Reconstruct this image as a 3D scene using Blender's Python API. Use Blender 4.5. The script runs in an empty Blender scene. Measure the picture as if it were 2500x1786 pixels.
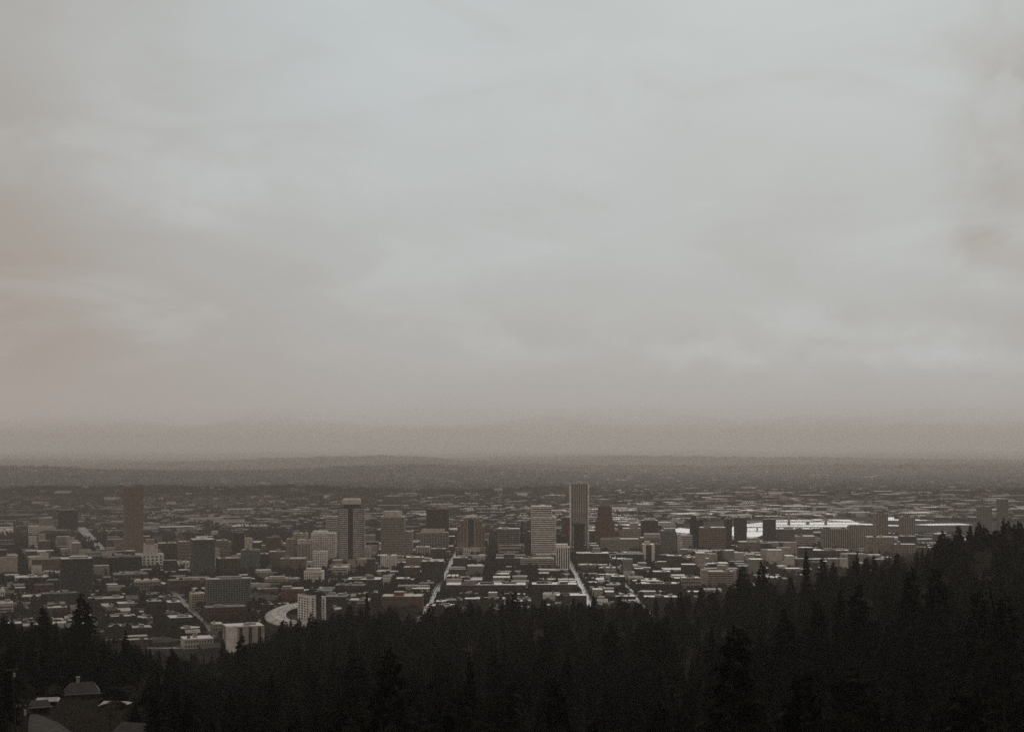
import bpy, math, random
import numpy as np
from mathutils import noise as mnoise, Vector

# ------------------------------------------------------------------ camera, sky, sun, exposure
H = 260.0                       # camera height above the river plain
F, CX, V0 = 3472.2, 1250.0, 1081.0   # focal length and horizon of the photograph in its own pixels
sc = bpy.context.scene
C = sc.collection
cam_d = bpy.data.cameras.new('camera'); cam_d.lens = 50; cam_d.sensor_width = 36
cam_d.shift_y = 188.0 / 2500.0; cam_d.clip_start = 1; cam_d.clip_end = 250000
cam = bpy.data.objects.new('camera', cam_d); C.objects.link(cam)
cam.location = (0, 0, H); cam.rotation_euler = (math.radians(90), 0, 0)
sc.camera = cam
sc.view_settings.view_transform = 'Standard'; sc.view_settings.look = 'None'
sc.view_settings.exposure = 0.0; sc.view_settings.gamma = 1.0
sc.cycles.use_denoising = False
sc.cycles.max_bounces = 6; sc.cycles.volume_bounces = 4; sc.cycles.diffuse_bounces = 2
sc.cycles.glossy_bounces = 2; sc.cycles.transparent_max_bounces = 4
sc.render.film_transparent = False
sc.cycles.volume_max_steps = 64

SUN_EL, SUN_AZ = 24.0, 11.0
world = bpy.data.worlds.new("World"); sc.world = world; world.use_nodes = True
nt = world.node_tree; N = nt.nodes; L = nt.links; N.clear()
def node(t, **k):
    n = N.new(t)
    for a, b in k.items(): setattr(n, a, b)
    return n
def mth(op, a, b=None, clamp=False):
    n = N.new('ShaderNodeMath'); n.operation = op; n.use_clamp = clamp
    for i, s in enumerate((a, b)):
        if s is None: continue
        if isinstance(s, (int, float)): n.inputs[i].default_value = s
        else: L.new(s, n.inputs[i])
    return n.outputs[0]
def rng(v, a, b, c=0.0, d=1.0, smooth=True):
    n = N.new('ShaderNodeMapRange'); n.interpolation_type = 'SMOOTHSTEP' if smooth else 'LINEAR'
    L.new(v, n.inputs['Value'])
    for k, x in zip(('From Min', 'From Max', 'To Min', 'To Max'), (a, b, c, d)): n.inputs[k].default_value = x
    return n.outputs[0]
def mixc(f, a, b):
    n = N.new('ShaderNodeMix'); n.data_type = 'RGBA'
    if isinstance(f, (int, float)): n.inputs[0].default_value = f
    else: L.new(f, n.inputs[0])
    for i, s in ((6, a), (7, b)):
        if isinstance(s, tuple): n.inputs[i].default_value = s + (1,)
        else: L.new(s, n.inputs[i])
    return n.outputs[2]
tc = node('ShaderNodeTexCoord'); sep = node('ShaderNodeSeparateXYZ'); L.new(tc.outputs['Generated'], sep.inputs[0])
X, Y_, Z_ = sep.outputs
zc = mth('ADD', mth('MAXIMUM', Z_, 0.0), 0.28)
px, py = mth('DIVIDE', X, zc), mth('DIVIDE', Y_, zc)
def cloud(scale, det, rough, off, sx=1.0, sy=1.0):
    cb = N.new('ShaderNodeCombineXYZ'); L.new(mth('MULTIPLY', px, sx), cb.inputs[0]); L.new(mth('MULTIPLY', py, sy), cb.inputs[1]); cb.inputs[2].default_value = off
    n = node('ShaderNodeTexNoise'); n.inputs['Scale'].default_value = scale; n.inputs['Detail'].default_value = det
    n.inputs['Roughness'].default_value = rough; L.new(cb.outputs[0], n.inputs['Vector']); return n.outputs['Fac']
n1 = cloud(0.33, 3, 0.45, 3.1); n2 = cloud(0.9, 5, 0.5, 7.7)
n3 = cloud(0.7, 6, 0.5, 1.3, 1.0, 0.8)
azm = rng(X, -0.37, -0.05)
azr = rng(X, 0.26, 0.40, 1.0, 0.0)
elv = rng(Z_, 0.02, 0.26)
f = mth('ADD', mth('MULTIPLY', azm, 0.46), mth('MULTIPLY', elv, 0.34))
f = mth('ADD', f, mth('MULTIPLY', mth('SUBTRACT', n1, 0.5), 1.15))
f = mth('ADD', f, mth('MULTIPLY', mth('SUBTRACT', n2, 0.5), 0.45))
f = mth('ADD', f, mth('MULTIPLY', mth('SUBTRACT', azr, 1.0), 0.22))
f = mth('ADD', f, 0.02, True)
skycol = mixc(f, (0.370, 0.325, 0.293), (0.535, 0.597, 0.612))
# single rags of cloud: (x, z of the direction, widths, weight), torn at the edges by noise
wn = node('ShaderNodeTexNoise'); wn.inputs['Scale'].default_value = 14; wn.inputs['Detail'].default_value = 6; wn.inputs['Roughness'].default_value = 0.55
L.new(tc.outputs['Generated'], wn.inputs['Vector']); ws = node('ShaderNodeSeparateColor'); L.new(wn.outputs['Color'], ws.inputs[0])
wx_ = mth('ADD', X, mth('MULTIPLY', mth('SUBTRACT', ws.outputs[0], 0.5), 0.22)); wz_ = mth('ADD', Z_, mth('MULTIPLY', mth('SUBTRACT', ws.outputs[1], 0.5), 0.085))
tear = rng(ws.outputs[2], 0.38, 0.62, 0.45, 1.15)
def rags(lst):
    tot = None
    for (x0, z0, sx, sz, a) in lst:
        dx = mth('DIVIDE', mth('SUBTRACT', wx_, x0), sx); dz = mth('DIVIDE', mth('SUBTRACT', wz_, z0), sz)
        e = mth('ADD', mth('MULTIPLY', dx, dx), mth('MULTIPLY', dz, dz)); g = mth('MULTIPLY', mth('EXPONENT', mth('MULTIPLY', e, -1.0)), a)
        tot = g if tot is None else mth('ADD', tot, g)
    return mth('MULTIPLY', mth('MULTIPLY', tot, tear), rng(Y_, 0.5, 0.8), True)
skycol = mixc(mth('MULTIPLY', rng(X, -0.25, -0.36), rng(Z_, 0.30, 0.18, 0.2, 0.55)), skycol, (0.345, 0.298, 0.255))
skycol = mixc(rags([(.13,.064,.13,.012,.55),(.317,.060,.09,.012,.65),(.25,.082,.06,.009,.6),(-.216,.178,.10,.02,.45),(.014,.125,.06,.010,.3),(-.05,.23,.12,.04,.2),(-.02,.075,.05,.006,.3)]), skycol, (0.555, 0.585, 0.59))
skycol = mixc(rags([(.328,.126,.055,.013,.8),(.355,.112,.06,.016,.45),(.30,.14,.03,.025,.2),(.362,.20,.06,.045,.9),(.36,.30,.055,.05,.9),(.335,.24,.03,.02,.5),(.08,.063,.03,.006,.3),(-.05,.085,.10,.02,.25),(.235,.070,.03,.006,.45),(-.30,.29,.08,.02,.3)]), skycol, (0.385, 0.36, 0.335))
# mottling of the cloud sheet
cb = N.new('ShaderNodeCombineXYZ'); L.new(X, cb.inputs[0]); L.new(mth('MULTIPLY', Z_, 2.6), cb.inputs[1]); cb.inputs[2].default_value = 3.3
mo = node('ShaderNodeTexNoise'); mo.inputs['Scale'].default_value = 7; mo.inputs['Detail'].default_value = 7; mo.inputs['Roughness'].default_value = 0.52; mo.inputs['Distortion'].default_value = 0.6; L.new(cb.outputs[0], mo.inputs['Vector'])
skycol = mixc(mth('MULTIPLY', rng(mo.outputs['Fac'], 0.50, 0.72), 0.24), skycol, (0.58, 0.61, 0.61))
skycol = mixc(mth('MULTIPLY', rng(mo.outputs['Fac'], 0.50, 0.28), 0.22), skycol, (0.38, 0.36, 0.335))
skycol = mixc(rng(Z_, 0.10, 0.005, 0.0, 0.8), skycol, (0.40, 0.363, 0.338))
# heavy dark cloud overhead and behind the hill
up = rng(Z_, 0.32, 0.75); back = rng(Y_, 0.35, -0.3)
skycol = mixc(up, skycol, (0.35, 0.32, 0.29))
skycol = mixc(back, skycol, (0.40, 0.36, 0.32))
below = rng(Z_, 0.0, -0.05)
skycol = mixc(below, skycol, (0.10, 0.09, 0.08))
sky = node('ShaderNodeTexSky', sky_type='NISHITA'); sky.sun_disc = False
sky.sun_elevation = math.radians(SUN_EL); sky.sun_rotation = math.radians(SUN_AZ); sky.dust_density = 6
bg1 = node('ShaderNodeBackground'); L.new(sky.outputs[0], bg1.inputs[0]); bg1.inputs[1].default_value = 0.0006
bg2 = node('ShaderNodeBackground'); L.new(skycol, bg2.inputs[0]); bg2.inputs[1].default_value = 1.0
ad = node('ShaderNodeAddShader'); L.new(bg1.outputs[0], ad.inputs[0]); L.new(bg2.outputs[0], ad.inputs[1])
wo = node('ShaderNodeOutputWorld'); L.new(ad.outputs[0], wo.inputs['Surface'])

sun_d = bpy.data.lights.new('sun', 'SUN'); sun_d.energy = 0.58; sun_d.angle = math.radians(28); sun_d.color = (1.0, 0.96, 0.91)
sun = bpy.data.objects.new('sun', sun_d); C.objects.link(sun)
sd = Vector((math.sin(math.radians(SUN_AZ)) * math.cos(math.radians(SUN_EL)), math.cos(math.radians(SUN_AZ)) * math.cos(math.radians(SUN_EL)), math.sin(math.radians(SUN_EL))))
sun.rotation_euler = sd.to_track_quat('Z', 'Y').to_euler()

HAZE_L = 20500.0
HAZE_COL = (1.0, 0.93, 0.87)

# ------------------------------------------------------------------ helpers
random.seed(11); R = random.Random(5)
def gy(v): return H * F / (v - V0)
def wx(u, y): return (u - CX) / F * y
def wz(v, y): return H - (v - V0) * y / F
def pu(x, y): return CX + F * x / y
def pv(z, y): return V0 + (H - z) * F / y

class MB:
    def __init__(s): s.v = []; s.f = []; s.m = []
    def box(s, x0, x1, y0, y1, z0, z1, m=0):
        b = len(s.v)
        s.v += [(x0,y0,z0),(x1,y0,z0),(x1,y1,z0),(x0,y1,z0),(x0,y0,z1),(x1,y0,z1),(x1,y1,z1),(x0,y1,z1)]
        s.f += [(b,b+3,b+2,b+1),(b+4,b+5,b+6,b+7),(b,b+1,b+5,b+4),(b+1,b+2,b+6,b+5),(b+2,b+3,b+7,b+6),(b+3,b,b+4,b+7)]
        s.m += [m]*6
    def prism(s, pts, z0, z1, m=0, top=None):
        b = len(s.v); n = len(pts); top = top or pts
        s.v += [(x,y,z0) for x,y in pts] + [(x,y,z1) for x,y in top]
        s.f += [tuple(b+n-1-i for i in range(n)), tuple(b+n+i for i in range(n))]
        s.f += [(b+i, b+(i+1)%n, b+n+(i+1)%n, b+n+i) for i in range(n)]
        s.m += [m]*(n+2)
    def tri(s, a, b_, c, m=0):
        b = len(s.v); s.v += [a,b_,c]; s.f.append((b,b+1,b+2)); s.m.append(m)
    def quad(s, a, b_, c, d, m=0):
        b = len(s.v); s.v += [a,b_,c,d]; s.f.append((b,b+1,b+2,b+3)); s.m.append(m)
    def tube(s, p, q, r0, r1, n=5, m=0):
        p, q = Vector(p), Vector(q); d = (q-p)
        if d.length < 1e-6: return
        d.normalize(); a = d.orthogonal().normalized(); c = d.cross(a); b = len(s.v)
        for P, r in ((p, r0), (q, r1)):
            for i in range(n):
                t = 2*math.pi*i/n; s.v.append(tuple(P + a*(r*math.cos(t)) + c*(r*math.sin(t))))
        s.f += [(b+i, b+(i+1)%n, b+n+(i+1)%n, b+n+i) for i in range(n)]
        s.f += [tuple(b+n-1-i for i in range(n)), tuple(b+n+i for i in range(n))]; s.m += [m]*(n+2)
    def mesh(s, name, mats):
        me = bpy.data.meshes.new(name); me.from_pydata(s.v, [], s.f)
        for k in (mats if isinstance(mats, (list, tuple)) else [mats]): me.materials.append(k)
        if any(s.m): me.polygons.foreach_set('material_index', s.m)
        me.update(); return me
    def build(s, name, mats, parent=None, loc=None):
        o = bpy.data.objects.new(name, s.mesh(name, mats)); C.objects.link(o)
        if parent: o.parent = parent
        if loc: o.location = loc
        return o
def tag(o, label=None, cat=None, group=None, kind=None):
    if label: o['label'] = label
    if cat: o['category'] = cat
    if group: o['group'] = group
    if kind: o['kind'] = kind
    return o
def empty(name, loc, rz=0.0):
    o = bpy.data.objects.new(name, None); C.objects.link(o); o.location = loc; o.rotation_euler = (0,0,rz)
    o.empty_display_size = 5; return o
def copy_tree(o, parent=None):
    c = o.copy(); C.objects.link(c); c.parent = parent
    for ch in list(o.children): copy_tree(ch, c)
    return c

def mat(name, col, rough=0.8, var=0.25, scale=0.15, spec=0.3, metal=0.0, stretch=(1,1,1), emis=0):
    m = bpy.data.materials.new(name); m.use_nodes = True; t = m.node_tree; b = t.nodes['Principled BSDF']
    b.inputs['Roughness'].default_value = rough; b.inputs['Metallic'].default_value = metal
    b.inputs['Specular IOR Level'].default_value = spec
    tcn = t.nodes.new('ShaderNodeTexCoord'); mp = t.nodes.new('ShaderNodeMapping'); mp.inputs['Scale'].default_value = stretch
    no = t.nodes.new('ShaderNodeTexNoise'); no.inputs['Scale'].default_value = scale; no.inputs['Detail'].default_value = 4
    t.links.new(tcn.outputs['Object'], mp.inputs[0]); t.links.new(mp.outputs[0], no.inputs['Vector'])
    mx = t.nodes.new('ShaderNodeMix'); mx.data_type = 'RGBA'
    mx.inputs[6].default_value = tuple(c*(1-var) for c in col) + (1,)
    mx.inputs[7].default_value = tuple(min(1, c*(1+var)) for c in col) + (1,)
    mr = t.nodes.new('ShaderNodeMapRange'); mr.inputs[1].default_value = 0.3; mr.inputs[2].default_value = 0.7
    t.links.new(no.outputs['Fac'], mr.inputs[0]); t.links.new(mr.outputs[0], mx.inputs[0])
    t.links.new(mx.outputs[2], b.inputs['Base Color'])
    return m
W = dict(                      # wall finishes (linear)
    white=mat('white_render', (0.76,0.71,0.65)), pale=mat('pale_stone', (0.50,0.455,0.405)), beige=mat('beige_concrete', (0.34,0.295,0.25)),
    grey=mat('grey_concrete', (0.20,0.185,0.17)), tan=mat('tan_brick', (0.235,0.175,0.13)), brick=mat('red_brick', (0.11,0.046,0.032)),
    brown=mat('brown_brick', (0.085,0.053,0.038)), rust=mat('rust_brick', (0.165,0.088,0.056)), pink=mat('pink_granite', (0.25,0.195,0.155)),
    dark=mat('dark_metal_panel', (0.030,0.027,0.024)), black=mat('black_panel', (0.016,0.015,0.014)), teal=mat('teal_panel', (0.075,0.10,0.098)),
    slate=mat('slate_panel', (0.15,0.155,0.155)), cream=mat('cream_render', (0.50,0.44,0.35)), green=mat('green_glass_panel',(0.08,0.11,0.10)))
WORD = dict(white='white', pale='pale stone', beige='beige', grey='grey', tan='tan brick', brick='red brick', brown='brown brick', rust='rust-coloured',
            pink='pink', dark='dark', black='black', teal='teal', slate='slate grey', cream='cream', green='green')
G = dict(dark=mat('dark_glass', (0.018,0.019,0.02), 0.25, 0.2, 0.2, 0.35), blue=mat('blue_grey_glass', (0.045,0.055,0.06), 0.25, 0.25, 0.2, 0.45),
         pink=mat('copper_glass', (0.075,0.050,0.036), 0.3, 0.2, 0.08, 0.4), black=mat('black_glass', (0.009,0.009,0.01), 0.35, 0.2, 0.2, 0.2),
         warm=mat('bronze_glass', (0.04,0.027,0.02), 0.3, 0.25, 0.2, 0.3))
RF = dict(white=mat('white_membrane_roof', (0.58,0.55,0.52), 0.5, 0.28, 0.09, 0.5), pale=mat('pale_gravel_roof', (0.34,0.31,0.28), 0.5, 0.45, 0.08, 0.5),
          grey=mat('grey_gravel_roof', (0.10,0.092,0.085), 0.6, 0.5, 0.08, 0.4), dark=mat('dark_tar_roof', (0.045,0.041,0.038), 0.7, 0.5, 0.08, 0.25))
M_plant = mat('plant_room_metal', (0.30,0.27,0.25), 0.55, 0.4, 0.5)
M_plantd = mat('dark_plant_room', (0.07,0.063,0.058), 0.7, 0.4, 0.5)
M_road = mat('wet_asphalt', (0.13,0.12,0.11), 0.42, 0.7, 0.06, 0.5)
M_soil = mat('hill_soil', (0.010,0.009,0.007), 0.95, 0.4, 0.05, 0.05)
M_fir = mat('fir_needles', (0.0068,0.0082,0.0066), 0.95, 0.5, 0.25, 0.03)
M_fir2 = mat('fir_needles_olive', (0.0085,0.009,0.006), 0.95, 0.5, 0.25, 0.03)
M_bark = mat('dark_bark', (0.020,0.016,0.012), 0.95, 0.4, 1.0, 0.05)
M_twig = mat('bare_twigs', (0.092,0.076,0.061), 0.95, 0.4, 0.5, 0.03)
M_ctwig = mat('city_twigs', (0.050,0.036,0.026), 0.95, 0.4, 0.3, 0.03)

# ------------------------------------------------------------------ terrain
RS = [-0.60,-0.36,-0.20,-0.14,-0.08,0.0,0.10,0.15,0.20,0.24,0.28,0.32,0.36,0.60]
CR = [0.120,0.122,0.141,0.124,0.117,0.113,0.110,0.102,0.090,0.084,0.073,0.061,0.054,0.030]   # slope of the line of sight along the tree tops at the crest
def lin(xs, ys, x): return float(np.interp(x, xs, ys))
CREST = 1250.0
def canopy_dep(r, y):
    c = lin(RS, CR, r)
    near = 0.235
    if y < CREST:
        t = min(1, max(0, (y-160)/(CREST-160))); t = t**0.62
        return near + (c-near)*t
    return c + (y-CREST)*0.00022
HILLS = [(-2050,6400,1300,420,52),(-900,6600,700,300,34),(1500,6500,900,350,30),(2600,6700,500,300,50),(-850,10500,1100,800,62),(500,12500,1500,900,35),(-3400,9800,1200,900,70),(3300,12500,1500,900,45),(-1900,14500,1800,900,80),(1800,16000,2600,900,50),(200,6900,500,200,30)]
def ground_z(x, y):
    if y < 5: y = 5
    r = max(-0.6, min(0.6, x/y))
    if y < 160:
        z160 = H - 0.235*160 - 27
        z = 246 + (z160-246)*(y/160)**0.8
    elif y < 2400:
        z = H - canopy_dep(r, y)*y - 27
        z += 5.0*mnoise.noise((x*0.006, y*0.006, 0.3)) * min(1, (y-160)/300)
        if r < -0.21:
            wl = min(1, (-0.21-r)/0.06); wl = wl*wl*(3-2*wl)
            zl = H - lin([160,230,300,400,520,650,900,1250,1600,1850,2400],[.345,.255,.215,.197,.184,.180,.166,.152,.160,.170,.2], y)*y
            z = z*(1-wl) + zl*wl
        z = max(z, 0.0)
    else: z = 0.0
    if y > 8000:
        t = min(1, (y-8000)/5500)
        n = mnoise.noise((x*0.00030+4, y*0.00022, 1.7)) + 0.35*mnoise.noise((x*0.0011, y*0.0008, 3.7))
        z = (12 + 75*max(0.0, n+0.12))*t*t*(3-2*t) if y < 40000 else 36
    if y > 5200:
        for (hx, hy, rx, ry, hh) in HILLS: z += hh*math.exp(-((x-hx)/rx)**2-((y-hy)/ry)**2)*(1+.35*mnoise.noise((x*.002, y*.002, 1)))
    return z
def build_ground(y0, y1, name):
    nr, ys = 150, [y0]
    while ys[-1] < y1: ys.append(min(y1, ys[-1]*1.028))
    vs, fs = [], []
    for y in ys:
        w = (0.62 if y < 9000 else 0.5)*y + 60
        for i in range(nr+1):
            x = -w + 2*w*i/nr
            vs.append((x, y, ground_z(x, y) - 0.02))
    for j in range(len(ys)-1):
        for i in range(nr):
            a = j*(nr+1)+i; fs.append((a, a+1, a+nr+2, a+nr+1))
    me = bpy.data.meshes.new(name); me.from_pydata(vs, [], fs); me.update()
    for p in me.polygons: p.use_smooth = True
    m = bpy.data.materials.new('ground_cover'); m.use_nodes = True; t = m.node_tree; b = t.nodes['Principled BSDF']
    b.inputs['Roughness'].default_value = 0.95; b.inputs['Specular IOR Level'].default_value = 0.03
    g = t.nodes.new('ShaderNodeTexCoord')
    def nz(s, st):
        mp = t.nodes.new('ShaderNodeMapping'); mp.inputs['Scale'].default_value = st; t.links.new(g.outputs['Object'], mp.inputs[0])
        n = t.nodes.new('ShaderNodeTexNoise'); n.inputs['Scale'].default_value = s; n.inputs['Detail'].default_value = 5; t.links.new(mp.outputs[0], n.inputs['Vector'])
        return n.outputs['Fac']
    def ramp(v, stops):
        r = t.nodes.new('ShaderNodeValToRGB'); t.links.new(v, r.inputs[0]); e = r.color_ramp.elements
        while len(e) < len(stops): e.new(0.5)
        for k, (p, c) in zip(e, stops): k.position = p; k.color = c+(1,)
        return r.outputs[0]
    city = ramp(nz(0.02, (1,0.5,1)), [(0.35,(0.016,0.013,0.010)),(0.52,(0.034,0.029,0.025)),(0.62,(0.06,0.053,0.046))])
    # gardens and woods on the hill are dark
    sp = t.nodes.new('ShaderNodeSeparateXYZ'); t.links.new(g.outputs['Object'], sp.inputs[0])
    mr = t.nodes.new('ShaderNodeMapRange'); mr.inputs[1].default_value = 1600; mr.inputs[2].default_value = 2000; t.links.new(sp.outputs[1], mr.inputs[0])
    mx = t.nodes.new('ShaderNodeMix'); mx.data_type = 'RGBA'; t.links.new(mr.outputs[0], mx.inputs[0]); mx.inputs[6].default_value = (0.010,0.009,0.007,1); t.links.new(city, mx.inputs[7])
    t.links.new(mx.outputs[2], b.inputs['Base Color'])
    me.materials.append(m)
    o = bpy.data.objects.new(name, me); C.objects.link(o); tag(o, kind='structure')
build_ground(4.0, 7300.0, 'ground'); build_ground(7300.5, 92000.0, 'plain')
def hit(u, v):
    y = 120.0
    while y < 3000:
        if wz(v, y) <= ground_z(wx(u, y), y): return y
        y += 4
    return gy(v)

# river: seen bright beyond the south end of downtown
M_water = mat('river_water', (0.19,0.21,0.22), 0.34, 0.15, 0.01, 1.0)
def river():
    m = MB()
    near = [(1636,1296),(1660,1300),(1700,1303),(1760,1303),(1815,1312),(1850,1310),(1890,1296),(1950,1291),(2000,1289),(2075,1286),(2100,1281),(2200,1284),(2236,1280.5),(2262,1281.5),(2270,1282),(2340,1281),(2372,1281)]
    far  = [(1636,1293),(1660,1288),(1700,1292),(1760,1293),(1815,1279),(1880,1273),(1890,1269),(1950,1268),(2000,1267),(2075,1268),(2100,1277),(2200,1282),(2236,1280),(2262,1278.5),(2270,1278),(2340,1277),(2372,1280)]
    P = [(wx(u, gy(v)), gy(v)) for u, v in near]; Q = [(wx(u, gy(v)), gy(v)) for u, v in far]
    for i in range(len(P)-1): m.quad((*P[i],0.25),(*P[i+1],0.25),(*Q[i+1],0.25),(*Q[i],0.25))
    # second reach further out, seen between the far trees
    for (a, b, v0, v1) in ((2165,2310,1270,1262),):
        m.quad((wx(a,gy(v0)),gy(v0),0.3),(wx(b,gy(v0)),gy(v0),0.3),(wx(b,gy(v1)),gy(v1),0.3),(wx(a,gy(v1)),gy(v1),0.3))
    tag(m.build('river', M_water), kind='structure')
river()

# ------------------------------------------------------------------ roads
TH = math.radians(20.6)
STREETS = [203+80*k for k in range(14)][::-1] + [124, 40, -45, -130] + [-130-80*k for k in range(1, 6)]
VISTA = (203, 124, -130)
def roads():
    m = MB()
    for x in VISTA:
        m.quad((x-10,1750,0.12),(x+10,1750,0.12),(x+10,3560,0.12),(x-10,3560,0.12))
    tag(m.build('street', M_road), kind='structure')
    m = MB(); y = 1800
    while y < 3560: m.quad((-620,y,0.07),(1300,y,0.07),(1300,y+13,0.07),(-620,y+13,0.07)); y += 79
    tag(m.build('cross_street', M_road), kind='structure')
    # the avenues of the northern quarter, laid at another angle
    def strip(u0, v0, u1, v1, w, name):
        a = Vector((wx(u0,gy(v0)), gy(v0), 0)); b = Vector((wx(u1,gy(v1)), gy(v1), 0)); d = (b-a).normalized(); n = Vector((d.y,-d.x,0))*w/2
        mm = MB(); z = 0.2
        mm.quad((*(a-n).xy,z),(*(a+n).xy,z),(*(b+n).xy,z),(*(b-n).xy,z)); return tag(mm.build(name, M_road), kind='structure')
    strip(528,1556,415,1440,15,'avenue')
    strip(255,1352,214,1310,22,'avenue')
roads()

# ------------------------------------------------------------------ buildings
FOOT = []      # footprints (polygon centre, radius) of everything placed by hand
LAND = []      # (u, v, short name) of the landmarks, for the labels of their neighbours
def facade(mb, w, d, z0, z1, fl, bays, sp, pw, sidebays=None, cap=1.5, cx=0, cy=0):
    """spandrel slabs and piers standing proud of a dark glazed core"""
    if fl > 0 and sp > 0:
        h = (z1-z0)/fl
        for k in range(fl): mb.box(cx-w/2, cx+w/2, cy-d/2, cy+d/2, z0+k*h, z0+k*h+h*sp)
    mb.box(cx-w/2-0.1, cx+w/2+0.1, cy-d/2-0.1, cy+d/2+0.1, z1-cap, z1)
    if bays > 0 and pw > 0:
        for (L_, n, ax) in ((w, bays, 0), (d, sidebays or max(1, round(bays*d/w)), 1)):
            b = L_/n; t = b*pw/2
            for i in range(n+1):
                p = -L_/2 + i*b; a0 = max(-L_/2, p-t); a1 = min(L_/2, p+t)
                for s in (-1, 1):
                    if ax == 0:
                        e = cy + s*d/2; mb.box(cx+a0, cx+a1, min(e, e+s*0.3), max(e, e+s*0.3), z0, z1-cap-0.02) if i not in (0, n) else mb.box(cx+a0-0.25*(i==0), cx+a1+0.25*(i==n), min(e-s*0.5, e+s*0.3), max(e-s*0.5, e+s*0.3), z0, z1-cap-0.02)
                    else:
                        e = cx + s*w/2; 
                        if i not in (0, n): mb.box(min(e, e+s*0.3), max(e, e+s*0.3), cy+a0, cy+a1, z0, z1-cap-0.02)
def rooftop(root, w, d, z, roof, n, rnd, cx=0, cy=0, big=None):
    rb = MB(); rb.box(cx-w/2+0.35, cx+w/2-0.35, cy-d/2+0.35, cy+d/2-0.35, z-0.2, z+0.12); rb.build('roof', RF[roof], root)
    for i in range(n):
        a, b, h = rnd.uniform(0.08,0.28)*w, rnd.uniform(0.1,0.3)*d, rnd.uniform(1.2,3.4)
        x, y = rnd.uniform(-0.33,0.33)*w, rnd.uniform(-0.3,0.3)*d
        pm = MB(); pm.box(cx+x-a/2, cx+x+a/2, cy+y-b/2, cy+y+b/2, z+0.12, z+h)
        pm.box(cx+x-a/2-0.2, cx+x+a/2+0.2, cy+y-b/2-0.2, cy+y+b/2+0.2, z+h, z+h+0.25)
        pm.build('plant_room', M_plant if rnd.random() < 0.6 else M_plantd, root)
def solve(u0, u1, vb, d, rot):
    """width and place of a footprint of depth d turned by rot so that it spans u0..u1 with its nearest corner at the base line"""
    yn = gy(vb); w = (u1-u0)/F*yn*0.9; x = wx((u0+u1)/2, yn); y = yn + d/2; c, s = math.cos(rot), math.sin(rot)
    for _ in range(14):
        pts = [(x+c*a-s*b, y+s*a+c*b) for a in (-w/2,w/2) for b in (-d/2,d/2)]
        us = [pu(*p) for p in pts]; ym = min(p[1] for p in pts)
        w = max(3.0, w + ((u1-u0)-(max(us)-min(us)))*yn/F*0.8)
        x += ((u0+u1)/2-(max(us)+min(us))/2)*yn/F; y += yn-ym
    return w, x, y
def windows(root, w, z0, z1, cols, rows, side=None, fw=0.5, fh=0.55, face='front', d=0, gm='dark', skip=()):
    """single windows, each a part of its own"""
    bw, bh = w/cols, (z1-z0)/rows
    mb = MB(); a, b = bw*fw/2, bh*fh/2
    mb.box(-a, a, -0.12, 0.4, -b, b)
    me = mb.mesh('window', G[gm])
    for i in range(cols):
        for k in range(rows):
            if (i, k) in skip: continue
            o = bpy.data.objects.new('window', me); C.objects.link(o); o.parent = root
            p = -w/2+(i+0.5)*bw; z = z0+(k+0.5)*bh
            if face == 'front': o.location = (p, -d/2, z)
            elif face == 'left': o.location = (-d/2, p, z); o.rotation_euler = (0,0,-math.pi/2)
            elif face == 'right': o.location = (d/2, p, z); o.rotation_euler = (0,0,math.pi/2)
def clearfoot(x, y, w, d): FOOT.append((x, y, math.hypot(w, d)/2))
STY = dict(bands=(1,0.50,0.04), grid=(1,0.42,0.32), thin=(1,0.25,0.14), fins=(0,0.0,0.40), glass=(1,0.16,0.08), open=(1,0.30,0.10), punched=(0,1,0))
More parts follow.
